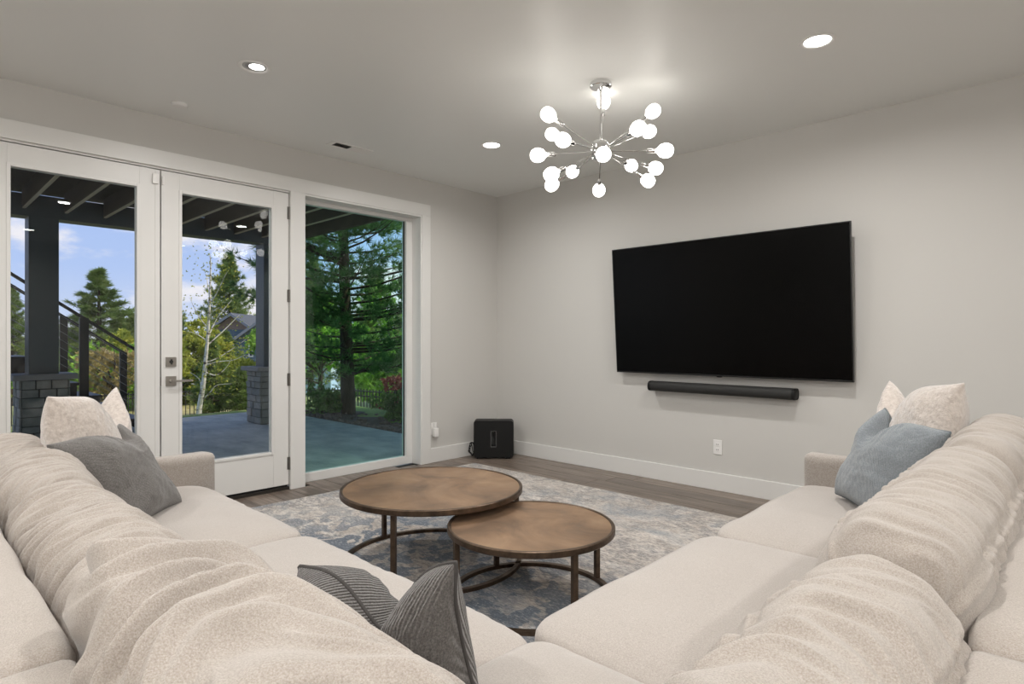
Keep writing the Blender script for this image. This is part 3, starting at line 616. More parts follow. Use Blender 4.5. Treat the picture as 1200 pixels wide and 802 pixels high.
def back_cushion(c, w, rz, label, seed, h=.47, th=.37, lean=9, mode=0, amp=.007, freq=26, ears=.03, tip=0., z0=.455, roll=0., lift=0., n_=4.6, a_=2.7):
    nx = int(w / .0048); P, F = cube_grid(nx, 60, 84); Q = soft(P, n_, a_); Q[:, 0] *= 1.0
    V = Q * np.array([w / 2, th / 2, h / 2]); u = Q[:, 0]; zt = Q[:, 2]; yt = Q[:, 1]
    V[:, 1] *= 1 - .24 * zt; V[:, 1] += -.00 * zt
    V[:, 2] += ears * np.abs(u) ** 7 * np.clip(zt, 0, 1) - .018 * (1 - u * u) * np.clip(zt, 0, 1)      # corners stand up a little, crest sags
    V[:, 2] += lift * np.exp(-((u + .95) / .4) ** 2) * np.clip(zt + .1, 0, 1) * np.clip(.5 - yt, 0, 1.2)
    V[:, 2] += .018 * pn(np.stack([V[:, 0] * 3 + seed, V[:, 1] * 3, V[:, 2] * 2], 1)) + .006 * pn(np.stack([V[:, 0] * 9 + seed, V[:, 1] * 8, V[:, 2] * 8], 1))
    nrm = np.stack([np.sign(Q[:, 0]) * np.abs(Q[:, 0]) ** 7 * 1.5, Q[:, 1], Q[:, 2]], 1); nrm /= np.linalg.norm(nrm, axis=1)[:, None]
    ang = np.arctan2(V[:, 1], V[:, 2] + .05)                       # around the section; 0 = crest
    if mode == 0:      # long creases across the crest (gathered over the top, fading down)
        s = V[:, 0] * freq + .9 * np.sin(ang * 1.6 + seed) + 2.4 * pn(np.stack([V[:, 0] * 4, ang * .8, ang * 0 + seed], 1))
        w1 = ridge(pn(np.stack([s, ang * 1.1 + seed, ang * 0 + seed * 3.1], 1)), .12)
        w2_ = ridge(pn(np.stack([s * 2.1 + 9, ang * 2.0, ang * 0 + seed], 1)), .1)
        env = np.clip(1.25 - np.abs(ang) / 2.3, 0, 1) * (.55 + .9 * np.clip(pn(np.stack([V[:, 0] * 2.5 + seed, ang * 1.2, ang * 0], 1)) + .4, 0, 1))
        D_ = amp * (w1 + .35 * w2_) * env
    elif mode == 1:    # heavy slack folds running diagonally
        s = V[:, 0] * 13 - ang * 1.5 * tip + 2.2 * pn(np.stack([V[:, 0] * 3, ang * 1.2, ang * 0 + seed], 1))
        w1 = ridge(pn(np.stack([s, ang * .8 + seed, ang * 0 + seed], 1)), .10); w2_ = ridge(pn(np.stack([s * 1.9, ang * 2.2, ang * 0 + 5 + seed], 1)), .12)
        env = np.clip(1.3 - np.abs(ang) / 2.4, 0, 1)
        D_ = amp * (w1 + .4 * w2_) * env
        if tip == 0:
            for a0 in (-.55, .5): dd = ang - a0 - .03 * pn(np.stack([V[:, 0] * 8, V[:, 0] * 0 + seed, V[:, 0] * 0 + a0], 1)); D_ = D_ - .006 * np.exp(-(dd / .03) ** 2) + .003 * np.exp(-((dd - .07) / .04) ** 2)
    else:              # boxed top: two stitched seams along the crest with short puckers between
        s = V[:, 0] * freq * 1.0 + .9 * pn(np.stack([V[:, 0] * 6, ang * 2, ang * 0 + seed], 1))
        w1 = ridge(pn(np.stack([s, ang * 1.3 + seed, ang * 0 + seed], 1)), .15); band = np.exp(-((ang - .05) / .85) ** 4); D_ = amp * w1 * (band * .9 + .22)
        big = ridge(pn(np.stack([V[:, 0] * 7 + seed, ang * .9, ang * 0], 1)), .2); D_ = D_ + .6 * amp * big
        for a0 in (-.62, .55):
            dd = (ang - a0 - .03 * pn(np.stack([V[:, 0] * 8, V[:, 0] * 0 + seed, V[:, 0] * 0 + a0], 1)))
            D_ = D_ + .005 * np.exp(-(dd / .035) ** 2) - .005 * np.exp(-((dd - .085) / .04) ** 2) - .002 * np.exp(-((dd + .08) / .04) ** 2)
    V = V + nrm * D_[:, None]
    V = V + nrm * (.00025 * pn(V * 60))[:, None]
    # end pucker
    V[:, 2] -= V[:, 2].min(); la = math.radians(lean); ca, sa = math.cos(la), math.sin(la)
    y = V[:, 1] * ca - V[:, 2] * sa; z = V[:, 1] * sa + V[:, 2] * ca; V[:, 1] = y; V[:, 2] = z - (z.min())
    o = np_mesh('back_cushion', V, F, M_sofa); o.location = (c[0], c[1], z0); o.rotation_euler = (0, roll, rz); o['label'] = label; o['category'] = 'cushion'; o['group'] = 'loose back cushions of the sectional'
    return o
# local +y faces the seat; left wing looks to +y, right wing to -x
back_cushion((1.905, -4.18), 1.13, 0, 'wrinkled cream back cushion farthest left, nearest the patio doors', 1.3, amp=.015, freq=32, h=.355, th=.29)
back_cushion((2.945, -4.19), 1.04, 0, 'wrinkled cream back cushion in the middle of the left wing', 4.7, amp=.018, freq=27, h=.34, th=.29)
back_cushion((3.985, -4.20), 1.02, 0, 'deeply creased cream back cushion in the near left corner', 8.2, mode=1, amp=.036, tip=1.0, ears=.03, h=.345, th=.29, lift=.055, n_=8, a_=3.6)
back_cushion((4.32, -1.80), 1.02, PI / 2, 'puckered cream back cushion farthest right, next to the far arm', 2.2, mode=2, amp=.010, h=.45, freq=24, th=.30)
back_cushion((4.31, -2.84), 1.08, PI / 2, 'cream back cushion with stitched top band in the middle of the right wing', 6.1, mode=2, amp=.012, h=.41, freq=20, th=.31)
back_cushion((4.32, -3.79), .84, PI / 2, 'cream back cushion with stitched top seams in the near right corner', 3.4, mode=1, tip=0, amp=.022, h=.38, freq=15, ears=.0, th=.28)

# ------------------------------------------------------------------ throw pillows
def pillow(c, yaw, size, th, label, m, pipe=None, lean=15, chop=.11, roll=0., seed=0., cw=.30, n=130, name='throw_pillow', crease=.006, ear_in=.0, group=None, fz=1.0, cs=0.):
    t = thing(name, label, 'pillow', (c[0], c[1], c[2]), group=group)
    g = np.linspace(-1, 1, n); s, r = np.meshgrid(g, g, indexing='ij'); s = s.ravel(); r = r.ravel()
    la = math.radians(lean); 
    def place(V):
        V = V.copy(); V[:, 2] += size / 2
        rr = roll; x = V[:, 0] * math.cos(rr) - (V[:, 2] - size / 2) * math.sin(rr); z = V[:, 0] * math.sin(rr) + (V[:, 2] - size / 2) * math.cos(rr) + size / 2; V[:, 0] = x; V[:, 2] = z
        y = V[:, 1] * math.cos(la) - V[:, 2] * math.sin(la); z = V[:, 1] * math.sin(la) + V[:, 2] * math.cos(la); V[:, 1] = y; V[:, 2] = z
        cy_, sy_ = math.cos(yaw), math.sin(yaw); x = V[:, 0] * cy_ - V[:, 1] * sy_; y = V[:, 0] * sy_ + V[:, 1] * cy_; V[:, 0] = x; V[:, 1] = y
        return V
    def surf(s, r, side):
        a = size / 2
        X = s * a * (1 - .075 * (1 - r * r)); Z = r * a * fz * (1 - .075 * (1 - s * s))
        Tm = th / 2 * ((1 - s ** 2) ** .46) * ((1 - r ** 2) ** .44)
        top = np.clip((r + .1) / 1.1, 0, 1) ** 1.3; gs = np.exp(-((s - cs * np.clip(r + .3, 0, 1)) / cw) ** 2)
        Z = Z - chop * gs * top * (1.0)
        Tm = Tm * (1 - .45 * gs * top) + .16 * th * top * np.exp(-((np.abs(s) - .5) / .25) ** 2) * np.sqrt(np.clip(1 - r * r, 0, 1))
        X = X * (1 - ear_in * np.clip(r, 0, 1) ** 2)
        Y = side * Tm
        Zb = np.clip(-r - .55, 0, 1); Y = Y * (1 + .25 * Zb)
        # creases fanning from the chop and the corners
        fan = np.arctan2(s, 1.15 - r + 1e-3); cr = ridge(pn(np.stack([fan * 5 + seed, r * .8 + side, s * 0 + seed], 1)), .15) * top * np.exp(-(s / .75) ** 2)
        cor = ridge(pn(np.stack([np.arctan2(1.05 - np.abs(s), 1.05 - np.abs(r)) * 5 + seed, s * 0 + np.sign(s) * 3 + np.sign(r), s * 0 + seed], 1)), .2) * np.exp(-((1 - np.abs(s)) ** 2 + (1 - np.abs(r)) ** 2) / .25)
        edge = (1 - s ** 8) * (1 - r ** 8)
        Y = Y + side * edge * (crease * cr + crease * .8 * cor + .008 * pn(np.stack([s * 2 + seed, r * 2, s * 0 + side], 1)) + .003 * pn(np.stack([s * 7 + seed, r * 7, s * 0 + side * 3], 1)))
        Y = Y + .02 * pn(np.stack([s * 1.2 + seed, r * 1.2, s * 0 + 9], 1))    # whole pillow bends a little
        return np.stack([X, Y, Z], 1)
    A = surf(s, r, 1.); B = surf(s, r, -1.)
    i, j = np.meshgrid(np.arange(n - 1), np.arange(n - 1), indexing='ij'); k = (i * n + j).ravel(); Ff = np.stack([k, k + 1, k + n + 1, k + n], 1); Fb = Ff[:, ::-1]
    edge = (np.abs(s) > .9999) | (np.abs(r) > .9999); E = (A + B) / 2; A[edge] = E[edge]; B[edge] = E[edge]
    VA = place(A); VB = place(B); zmin = min(VA[:, 2].min(), VB[:, 2].min()); VA[:, 2] -= zmin; VB[:, 2] -= zmin
    idxB = np.arange(n * n) + n * n; idxB[edge] = np.arange(n * n)[edge]
    np_mesh('pillow_body', np.concatenate([VA, VB]), np.concatenate([Ff, idxB[Fb]]), m, t)
    if pipe:
        G = VA.reshape(n, n, 3); ring = list(G[:, 0]) + list(G[-1, 1:]) + list(G[-2::-1, -1]) + list(G[0, -2:0:-1]); ring = ring[::2] + [ring[0]]
        MB().tube([tuple(p) for p in ring], .0042, 8, cap=False).build('piping', pipe, t, smooth=True)
    return t
D45 = math.radians(45)
# facing direction: local +y
pillow((1.70, -3.97, .475), -math.radians(36), .52, .23, 'cream shearling throw pillow behind the dark gray one on the left', M_shear, None, lean=6, chop=.13, seed=2.1, crease=.003, cw=.34, cs=-.4)
pillow((1.95, -3.85, .470), -math.radians(46), .43, .22, 'dark gray ribbed throw pillow in the far left sofa corner', M_gray, None, lean=36, chop=.07, seed=5.3, crease=.005, roll=-.06, cs=-.4)
pillow((4.06, -1.60, .480), 3 * D45 - .12, .54, .24, 'cream shearling throw pillow behind the blue gray one on the right', M_shear, None, lean=8, chop=.14, seed=7.7, crease=.003, cw=.34, roll=-.04, cs=.4)
pillow((3.965, -1.845, .475), 3 * D45, .43, .24, 'blue gray ribbed throw pillow in the far right sofa corner', M_blue, M_pipeb, lean=26, chop=.11, seed=3.9, crease=.006, roll=.12, cs=.4)
pillow((3.62, -3.89, .462), math.radians(20), .37, .25, 'charcoal ribbed throw pillow with dark piping in the near corner', M_brown, M_pipe, lean=4, chop=.12, seed=1.7, crease=.010, cw=.42, roll=.16, fz=.74)
#@@OUT
# ================================================================== OUTSIDE: PATIO AND COVERED DECK
def gz(x, y):
    def sm(v): v = min(max(v, 0.), 1.); return v * v * (3 - 2 * v)
    a = sm(max((-6.4 - x) / 8, (y - 2.1) / 2.2)); d = max(0., -x - 10); d2 = max(0., math.hypot(x, y) - 22)
    return -.17 - .95 * a - .095 * d2 + .05 * math.sin(x * .5) * math.cos(y * .4) * a
pat = struct(box('patio', (-6.07, -9.5, -.18), (-.14, .28, -.08), M_conc), 'wide gray concrete patio slab outside the doors', 'patio')
struct(box('wall_upper_storey', (0, -12, H + .12), (9, 9, 9.5), mat('upper_siding', (.16, .18, .19), .8)), 'siding of the storey above, enlarged to shade the patio', 'wall')  # unseen storey over the deck, made tall and long to shade the patio
struct(box('wall_outer_skin', (-.22, -9.5, -.1), (-.2, RY - .15, 2.66), bpy.data.materials['upper_siding']), 'outer siding beside the doors', 'wall')
xs = np.concatenate([-np.geomspace(6.2, 110, 60)[::-1], np.linspace(-6.0, 3, 32)]); ys = np.concatenate([-np.geomspace(9, 70, 22)[::-1], np.linspace(-8.5, 6, 46), np.geomspace(6.5, 90, 30)])
TV = [(x, y, gz(x, y)) for x in xs for y in ys]; ny = len(ys); fl = []; ff = []
for i in range(len(xs) - 1):
    for j in range(ny - 1):
        cx, cy_ = (xs[i] + xs[i + 1]) / 2, (ys[j] + ys[j + 1]) / 2
        if cx > -6 and cy_ < .2: continue
        k = i * ny + j; q = (k, k + ny, k + ny + 1, k + 1)
        (fl if (cx > -9.5 and cy_ < 3.2 and cy_ > -9) else ff).append(q)
lw = MB(); lw.v = TV; lw.f = fl; lw = lw.build('lawn', M_grass, smooth=True); struct(lw, 'mown green lawn beyond the patio', 'lawn')
fd = MB(); fd.v = TV; fd.f = ff; fd = fd.build('field', M_field, smooth=True); struct(fd, 'dry yellow grass field beyond the fence', 'field')
mb = MB(); n_ = 40
edge = [(-6.05 + 6.8 * i / n_, 1.42 + .22 * math.sin(i * .5) + .12 * math.sin(i * 1.3)) for i in range(n_ + 1)]
for i in range(n_):
    (xa, ya), (xb, yb) = edge[i], edge[i + 1]; mb.add([(xa, .28, -.105), (xb, .28, -.105), (xb, yb, -.145), (xa, ya, -.145)], [(0, 1, 2, 3)])
struct(mb.build('mulch_bed', M_mulch, smooth=True), 'dark bark mulch bed along the patio edge', 'flower bed')
rk = MB(); rr = random.Random(11)
for i in range(210):
    x = -6.0 + 5.9 * rr.random(); y = .33 + abs(rr.gauss(0, .22)) if i < 150 else .33 + rr.random() * 1.1; r = rr.uniform(.025, .06)
    a = [rr.uniform(.7, 1.2) for _ in range(3)]; rk.sphere((x, y, -.11 + r * .25), r, 6, (a[0], a[1], a[2] * .7))
tag(rk.build('edging_rocks', M_rock), 'small brown and gray rocks edging the mulch bed', 'rocks', kind='stuff')

# covered deck overhead
dk = thing('deck_structure', 'dark timber deck with exposed joists above the patio', 'deck', (-2.4, -4, 2.665))
def dpart(name, a, b, m, par=None, bevel=0): return box(name, (a[0] + 2.4, a[1] + 4, a[2] - 2.665), (b[0] + 2.4, b[1] + 4, b[2] - 2.665), m, par or dk, bevel)
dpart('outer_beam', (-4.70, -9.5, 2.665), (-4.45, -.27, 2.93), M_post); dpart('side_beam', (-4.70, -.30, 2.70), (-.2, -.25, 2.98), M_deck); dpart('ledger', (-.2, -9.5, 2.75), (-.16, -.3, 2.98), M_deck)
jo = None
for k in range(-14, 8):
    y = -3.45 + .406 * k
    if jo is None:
        jo = dpart('joist', (-4.45, -.02, 2.762), (-.2, .02, 2.985), M_deck); bt = box('lit_edge_strip', (-2.05, 3.985, .085), (2.2, 4.015, .097), M_lit_edge, jo); jo.location = (0, y, 0)  # pale strip added under each joist to paint its lit lower edge
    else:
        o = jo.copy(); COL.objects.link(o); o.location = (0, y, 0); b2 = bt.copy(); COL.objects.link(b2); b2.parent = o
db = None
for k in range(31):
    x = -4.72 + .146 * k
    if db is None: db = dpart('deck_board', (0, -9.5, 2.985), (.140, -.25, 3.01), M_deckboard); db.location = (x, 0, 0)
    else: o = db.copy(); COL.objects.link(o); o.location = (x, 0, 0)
def porch_post(cx, cy_, label, seed):
    t = thing('porch_post', label, 'post', (cx, cy_, -.08)); rr = random.Random(seed)
    box('post_shaft', (-.145, -.145, .86), (.145, .145, 2.745), M_post, t, bevel=.004)
    smooth = box('stone_cap', (-.31, -.31, .80), (.31, .31, .865), M_cap, t, bevel=.008)
    core = box('masonry_base', (-.225, -.225, 0), (.225, .225, .80), M_mortar, t)
    z = .004
    while z < .78:
        h = min(rr.uniform(.075, .125), .796 - z)
        if h < .03: break
        for face in range(4):
            u = -.25 if face % 2 == 0 else -.225; end = .25 if face % 2 == 0 else .225
            while u < end - .01:
                w = min(rr.uniform(.11, .27), end - u)
                if end - u - w < .06: w = end - u
                p = rr.uniform(.012, .028); g = .005; j = lambda: rr.uniform(-.004, .004)
                a, b2 = u + g, u + w - g; z0, z1 = z + g * .6, z + h - g * .6; c1, c2 = -.226, -.225 - p
                pts = [(a, c1, z0), (b2, c1, z0), (b2, c1, z1), (a, c1, z1), (a + .004 + j() * .5, c2 + j(), z0 + .004), (b2 - .004 + j() * .5, c2 + j(), z0 + .004), (b2 - .004 + j() * .5, c2 + j(), z1 - .004), (a + .004, c2 + j(), z1 - .004)]
                an = face * PI / 2; ca, sa = round(math.cos(an)), round(math.sin(an))
                MB().add([(x * ca - y * sa, x * sa + y * ca, zz) for x, y, zz in pts], [(0, 1, 5, 4), (1, 2, 6, 5), (2, 3, 7, 6), (3, 0, 4, 7), (4, 5, 6, 7)]).build('stone', M_stone, core)
                u += w
        z += h
porch_post(-4.575, -3.265, 'square dark porch post on stone pier, seen through the left door', 4)
porch_post(-4.575, -.455, 'square blue gray porch post on stone pier, seen through the right door', 9)

# outside stair with black cable railings, climbing to the left
sr = thing('outside_stair', 'black metal stair rising to the left behind the post', 'stairs', (-5.4, -3.0, -.08))
X1, X2 = -4.95, -5.90; rise, run = .1775, .25
def sloc(p): return (p[0] + 5.4, p[1] + 3.0, p[2] + .08)
for xx in (X1, X2):
    v = []; 
    for k in range(0, 15): y = -2.1 - run * k; z = -.08 + rise * k; v += [(y, z), (y, z + rise)]
    top = v; bot = [(top[-1][0], top[-1][1] - .46), (-2.1, -.08)]
    poly = top + bot; n = len(poly)
    vv = [sloc((xx - .02, y, z)) for y, z in poly] + [sloc((xx + .02, y, z)) for y, z in poly]
    MB().add(vv, [tuple(range(n)), tuple(range(2 * n - 1, n - 1, -1))] + [(i, (i + 1) % n, n + (i + 1) % n, n + i) for i in range(n)]).build('stringer', M_rail, sr)
tr0 = None
for k in range(1, 15):
    y = -2.1 - run * k; z = -.08 + rise * k
    if tr0 is None: a = sloc((X2, -run - .0, 0)); tr0 = box('tread', (X2 + 5.4, -.02, -.035), (X1 + 5.4, run + .03, 0.002), M_rail, sr)
    o = tr0 if k == 1 else tr0.copy()
    if k > 1: COL.objects.link(o)
    o.location = (0, y + 3.0, z + .08)
def railing(xx, posts, y_lo, label, wide):
    r_ = thing('stair_railing', label, 'railing', (xx, -3.0, -.08), group='black cable railings of the stair')
    zt = lambda y: 1.075 + (-2.17 - y) * .712
    L = lambda p: (p[0] - xx, p[1] + 3.0, p[2] + .08); hw = .02
    y0, y1 = y_lo, -5.6
    MB().add([L(p) for p in [(xx - hw, y0, zt(y0)), (xx + hw, y0, zt(y0)), (xx + hw, y1, zt(y1)), (xx - hw, y1, zt(y1)), (xx - hw, y0, zt(y0) - .045), (xx + hw, y0, zt(y0) - .045), (xx + hw, y1, zt(y1) - .045), (xx - hw, y1, zt(y1) - .045)]],
             [(0, 1, 2, 3), (7, 6, 5, 4), (0, 4, 5, 1), (1, 5, 6, 2), (2, 6, 7, 3), (3, 7, 4, 0)]).build('handrail', M_rail, r_)
    for y in posts:
        zb = -.08 + rise * max(0, math.floor((-2.1 - y) / run) ); a = L((xx - .028, y - wide, max(zb - .2, -.08))); b2 = L((xx + .028, y + wide, zt(y) - .02)); box('rail_post', a, b2, M_rail, r_)
    for k in range(1, 8):
        dz = -.045 - k * .105; MB().tube([L((xx, y0 - .03, zt(y0) + dz)), L((xx, y1, zt(y1) + dz))], .003, 5).build('cable', M_cable, r_)
railing(X1, (-2.77, -4.2, -5.5), -1.95, 'black handrail and posts on near side of the outdoor stair', .05)
railing(X2, (-2.10, -2.83, -4.3, -5.5), -2.08, 'black cable railing on far side of the outdoor stair', .045)

# black iron fence
fn = thing('iron_fence', 'black picket fence beyond the patio and pine tree', 'fence', (-12, 2.8, -1))
FP = [(-4.5, 3.9, -.02), (-9.0, 3.45, -.08), (-15.5, 2.55, -.42), (-17.0, -6.0, -.45)]
pk = MB(); rl = MB()
for a, b2 in zip(FP[:-1], FP[1:]):
    a, b2 = Vector(a), Vector(b2); L_ = (b2 - a).length; n = int(L_ / .115)
    for i in range(n):
        p = a.lerp(b2, i / n); s = .010; p = p - Vector((-12, 2.8, -1)); pk.box((p.x - s, p.y - s, p.z - .98), (p.x + s, p.y + s, p.z + (.06 if i % 22 else .1)))
        if i % 22 == 0: pk.box((p.x - .03, p.y - .03, p.z - 1.1), (p.x + .03, p.y + .03, p.z + .08))
    for dz in (0, -.12, -.86): rl.tube([a - Vector((-12, 2.8, -1 - dz)), b2 - Vector((-12, 2.8, -1 - dz))], .016, 4)
o = pk.build('pickets', M_iron, fn); o['kind'] = 'stuff'; rl.build('rails', M_iron, fn)['kind'] = 'stuff'

# ------------------------------------------------------------------ trees
def blades(C_, D_, n, length, width, spread, rs, droop=0.):
    """n thin triangles per clump, fanned about the clump's direction"""
    M_ = len(C_); c = np.repeat(C_, n, 0); d = np.repeat(D_, n, 0) + rs.normal(size=(M_ * n, 3)) * spread; d[:, 2] -= droop; d /= np.linalg.norm(d, axis=1)[:, None]
    L_ = length * rs.uniform(.6, 1.15, (M_ * n, 1)); side = np.cross(d, rs.normal(size=(M_ * n, 3))); side /= np.linalg.norm(side, axis=1)[:, None] + 1e-9
    a = c - side * width * .5; b2 = c + side * width * .5 + d * L_ * .15; t = c + d * L_
    V = np.stack([a, b2, t], 1).reshape(-1, 3); return V, np.arange(len(V)).reshape(-1, 3)
def conifer_mesh(h, rmax, seed, nwh, per, tw, nb, length, width, z0=.08, spread=.45, thin=0., trunk_r=.02, up=.25, shape=.9):
    rs = np.random.RandomState(seed); C_ = []; D_ = []; tb = MB()
    bend = lambda z: np.array([.012 * h * math.sin(z / h * 3 + seed), .012 * h * math.cos(z / h * 2.3 + seed), 0])
    tp = [tuple(bend(z) + np.array([0, 0, z])) for z in np.linspace(0, h, 14)]; tb.tube(tp, [trunk_r * h * (1 - .93 * i / 13) for i in range(14)], 8)
    for w in range(nwh):
        f = (w + .5) / nwh; z = h * (z0 + (1 - z0) * f ** .95); R_ = rmax * (1 - f) ** shape * (1.0 if f > .15 else .75 + f * 1.6)
        for b2 in range(per):
            if rs.rand() < thin: continue
            a = rs.rand() * 2 * PI; L_ = R_ * rs.uniform(.6, 1.15); zz = z + rs.uniform(-.5, .5) * h / nwh
            d = np.array([math.cos(a), math.sin(a), up * (f + .1) - .12]); P0 = bend(zz) + np.array([0, 0, zz])
            pts = [P0 + d * L_ * s + np.array([0, 0, .22 * L_ * s * s]) for s in (0, .35, .7, 1)]
            tb.tube([tuple(p) for p in pts], [.012 * L_ + .004, .009 * L_ + .003, .006 * L_ + .002, .002], 4, cap=False)
            for k in range(tw):
                s = rs.uniform(.18, 1) ** .8; p = P0 + d * L_ * s + np.array([0, 0, .22 * L_ * s * s]); side = np.array([-d[1], d[0], 0]) * rs.choice([-1, 1])
                q = p + side * (1.1 - s) * L_ * rs.uniform(.05, .5) + np.array([0, 0, rs.uniform(-.03, .08) * L_]); C_.append(q); D_.append(d * .8 + side * .5 + np.array([0, 0, .35]))
    V, F = blades(np.array(C_), np.array(D_), nb, length, width, spread, rs)
    return V, F, tb
def tree(name, label, pos, V, F, tb, lm, bm_, group=None, scale=1., rz=0.):
    t = thing(name, label, 'tree', pos, rz, group); np_mesh('foliage', V, F, lm, t, smooth=False)['kind'] = 'stuff'; tb.build('trunk', bm_, t, smooth=True, recalc=False); t.scale = (scale,) * 3; return t
def dup(t, pos, rz, scale, label):
    c = t.copy(); COL.objects.link(c); c.location = pos; c.rotation_euler = (0, 0, rz); c.scale = scale if isinstance(scale, tuple) else (scale,) * 3; c['label'] = label
    for ch in t.children: d = ch.copy(); COL.objects.link(d); d.parent = c
    return c
hero = conifer_mesh(8.6, 2.15, 21, 28, 8, 34, 22, .17, .013, z0=.09, spread=.6, trunk_r=.0155, up=.5, shape=.75)
tree('pine_tree', 'big green pine tree in the mulch bed outside the picture window', (-5.07, 1.24, -.2), *hero, M_pine, M_bark)
A = conifer_mesh(10, 3.2, 5, 30, 8, 13, 12, .36, .05, z0=.05, spread=.75, thin=.25, up=.5, shape=1.0)
B = conifer_mesh(10, 3.1, 12, 28, 8, 14, 14, .36, .05, z0=.08, spread=.75, thin=.22, up=.6, shape=.8)
GP = 'pine trees beyond the field'
def at_top(base_xy, ztop, width_scale=1.0):
    z = gz(*base_xy); s = (ztop - z) / 10.; return (base_xy[0], base_xy[1], z), (s * width_scale, s * width_scale, s)
p_, s_ = at_top((-33.57, 3.15), 4.84, 1.7); tA = tree('far_pine', 'tall pointed pine behind the stair railing, in the left door', p_, *A, M_fir, M_bark, GP); tA.scale = s_
p_, s_ = at_top((-72.9, 25.0), 11.6, .95); tB = tree('far_pine', 'tall ragged pine behind the white birch', p_, *B, M_fir, M_bark, GP); tB.scale = s_
for xy, zt, ws, src, lb in (((-30.0, 3.95), 2.45, 1.0, tB, 'small pine right of the tall pointed one in the left door'), ((-31.67, -.57), 3.6, .9, tB, 'pine at the left edge of the left door glass'),
        ((-28.1, 5.3), 3.5, 1.0, tA, 'pine at the left edge of the right door glass'),
        ((-23.39, 10.14), 5.2, 1.1, tA, 'pine seen left of the trunk in the picture window'), ((-23.65, 14.04), 5.0, 1.1, tB, 'pine seen right of the trunk in the picture window'), ((-20.5, 11.6), 3.2, 1.2, tA, 'low pine directly behind the near pine trunk'),
        ((-34.5, 1.1), 2.9, 1.1, tB, 'pine behind the porch post in the left door'), ((-33, 5.4), 2.0, 1.3, tA, 'short pine behind the meeting stiles of the doors'),
        ((-35.5, 4.6), 2.6, 1.4, tB, 'wide low pine right of the olive bush')):
    p_, s_ = at_top(xy, zt, ws); dup(src, p_, random.random() * 6, s_, lb)
rr = random.Random(3)
for i in range(46):
    a = math.radians(108 + i * 2.05 + rr.uniform(-.8, .8)); d = rr.uniform(52, 80); x, y = 4.6 + d * math.cos(a), -4.6 + d * math.sin(a)
    if math.hypot(x + 58, y - 22) < 13: continue
    p_, s_ = at_top((x, y), rr.uniform(.6, 3.4), 1.5); c = dup(rr.choice((tA, tB)), p_, rr.random() * 6, s_, 'distant dark pine on the skyline'); c['group'] = 'distant pines on the skyline'
def broad_mesh(h, r, seed, nclump, nb, leaf, z0=.25, trunk_r=.03, squat=1., trunk=True):
    rs = np.random.RandomState(seed); C_ = []; D_ = []; tb = MB()
    tb.tube([(0, 0, 0), (.03 * h, 0, h * .3), (0, .02 * h, h * .6), (0, 0, h * .92)], [trunk_r * h, trunk_r * h * .7, trunk_r * h * .4, .01], 7)
    blobs = [(rs.normal(size=3) * np.array([.42, .42, .30]) * np.array([r, r, h * (1 - z0) * .75]) + np.array([0, 0, h * (z0 + (1 - z0) * .5)]), rs.uniform(.22, .5) * r) for _ in range(16)]
    for c, _ in blobs: tb.tube([(0, 0, max(.05 * h, c[2] * .45)), tuple(c * np.array([.5, .5, .8])), tuple(c)], [.010 * h, .006 * h, .003 * h], 5, cap=False)
    for _ in range(nclump):
        c, br = blobs[rs.randint(len(blobs))]; v = rs.normal(size=3); v /= np.linalg.norm(v); q = c + v * br * rs.uniform(.5, 1.05) * np.array([1, 1, .8]); q[2] = max(q[2], .04 * h); C_.append(q); D_.append(v + np.array([0, 0, .1]))
    rs2 = rs; C_ = np.array(C_); D_ = np.array(D_); V, F = blades(C_, D_, nb, leaf, leaf * .7, .9, rs2); return V, F, tb
def btree(name, label, xy, h, r, seed, nc, nb, leaf, m, cat='tree', z0=.1, **k):
    V, F, tb = broad_mesh(h, r, seed, nc, nb, leaf, z0, **k); t = tree(name, label, (xy[0], xy[1], gz(*xy) if xy[0] < -6.1 or xy[1] > 1.6 else -.14), V, F, tb, m, M_bark); t['category'] = cat; return t
btree('leafy_tree', 'yellow green leafy tree behind the white birch trunk', (-19.0, 2.75), 3.1, 1.6, 2, 1500, 6, .20, M_yel)
btree('leafy_tree', 'second yellow green tree right behind the birch', (-18.4, 4.2), 2.2, 1.2, 14, 900, 6, .20, M_yel)
btree('leafy_bush', 'olive brown bush behind the stair railing', (-16.7, .2), 2.3, .8, 3, 800, 6, .12, M_olive, 'bush')
btree('leafy_bush', 'yellow green bush right of the olive one', (-20.6, 1.9), 2.3, 1.2, 4, 900, 6, .17, M_yel, 'bush')
btree('leafy_bush', 'low green bush behind the stair and cushions', (-19.6, .6), 2.3, 2.0, 24, 800, 6, .17, M_bright, 'bush')
btree('leafy_tree', 'bright green leafy tree right in the picture window', (-12.2, 7.0), 3.3, 2.2, 5, 1500, 6, .17, M_bright)
btree('leafy_tree', 'green leafy tree left of the pine trunk in the picture window', (-17.5, 7.4), 3.6, 2.4, 15, 1200, 6, .2, M_bright)
btree('leafy_tree', 'dark red leafy shrub at the right edge of the picture window', (-7.0, 4.1), 1.7, .75, 6, 500, 6, .10, M_red)
btree('low_shrub', 'green shrub left of the pine trunk in the mulch bed', (-5.25, .80), .52, .52, 7, 420, 7, .075, M_shrub, 'shrub', z0=.02, trunk_r=.015)
btree('low_shrub', 'dark green shrub right of the pine in the mulch bed', (-3.3, 1.12), .62, .42, 8, 480, 7, .07, M_shrub, 'shrub', z0=.02, trunk_r=.015)
V, F, tb = conifer_mesh(1.75, .62, 33, 16, 10, 10, 10, .11, .018, z0=.02, spread=.6, up=.1); tree('small_fir', 'small dark green fir behind the white birch trunk', (-9.9, .62, gz(-9.9, .62)), V, F, tb, M_fir, M_bark)
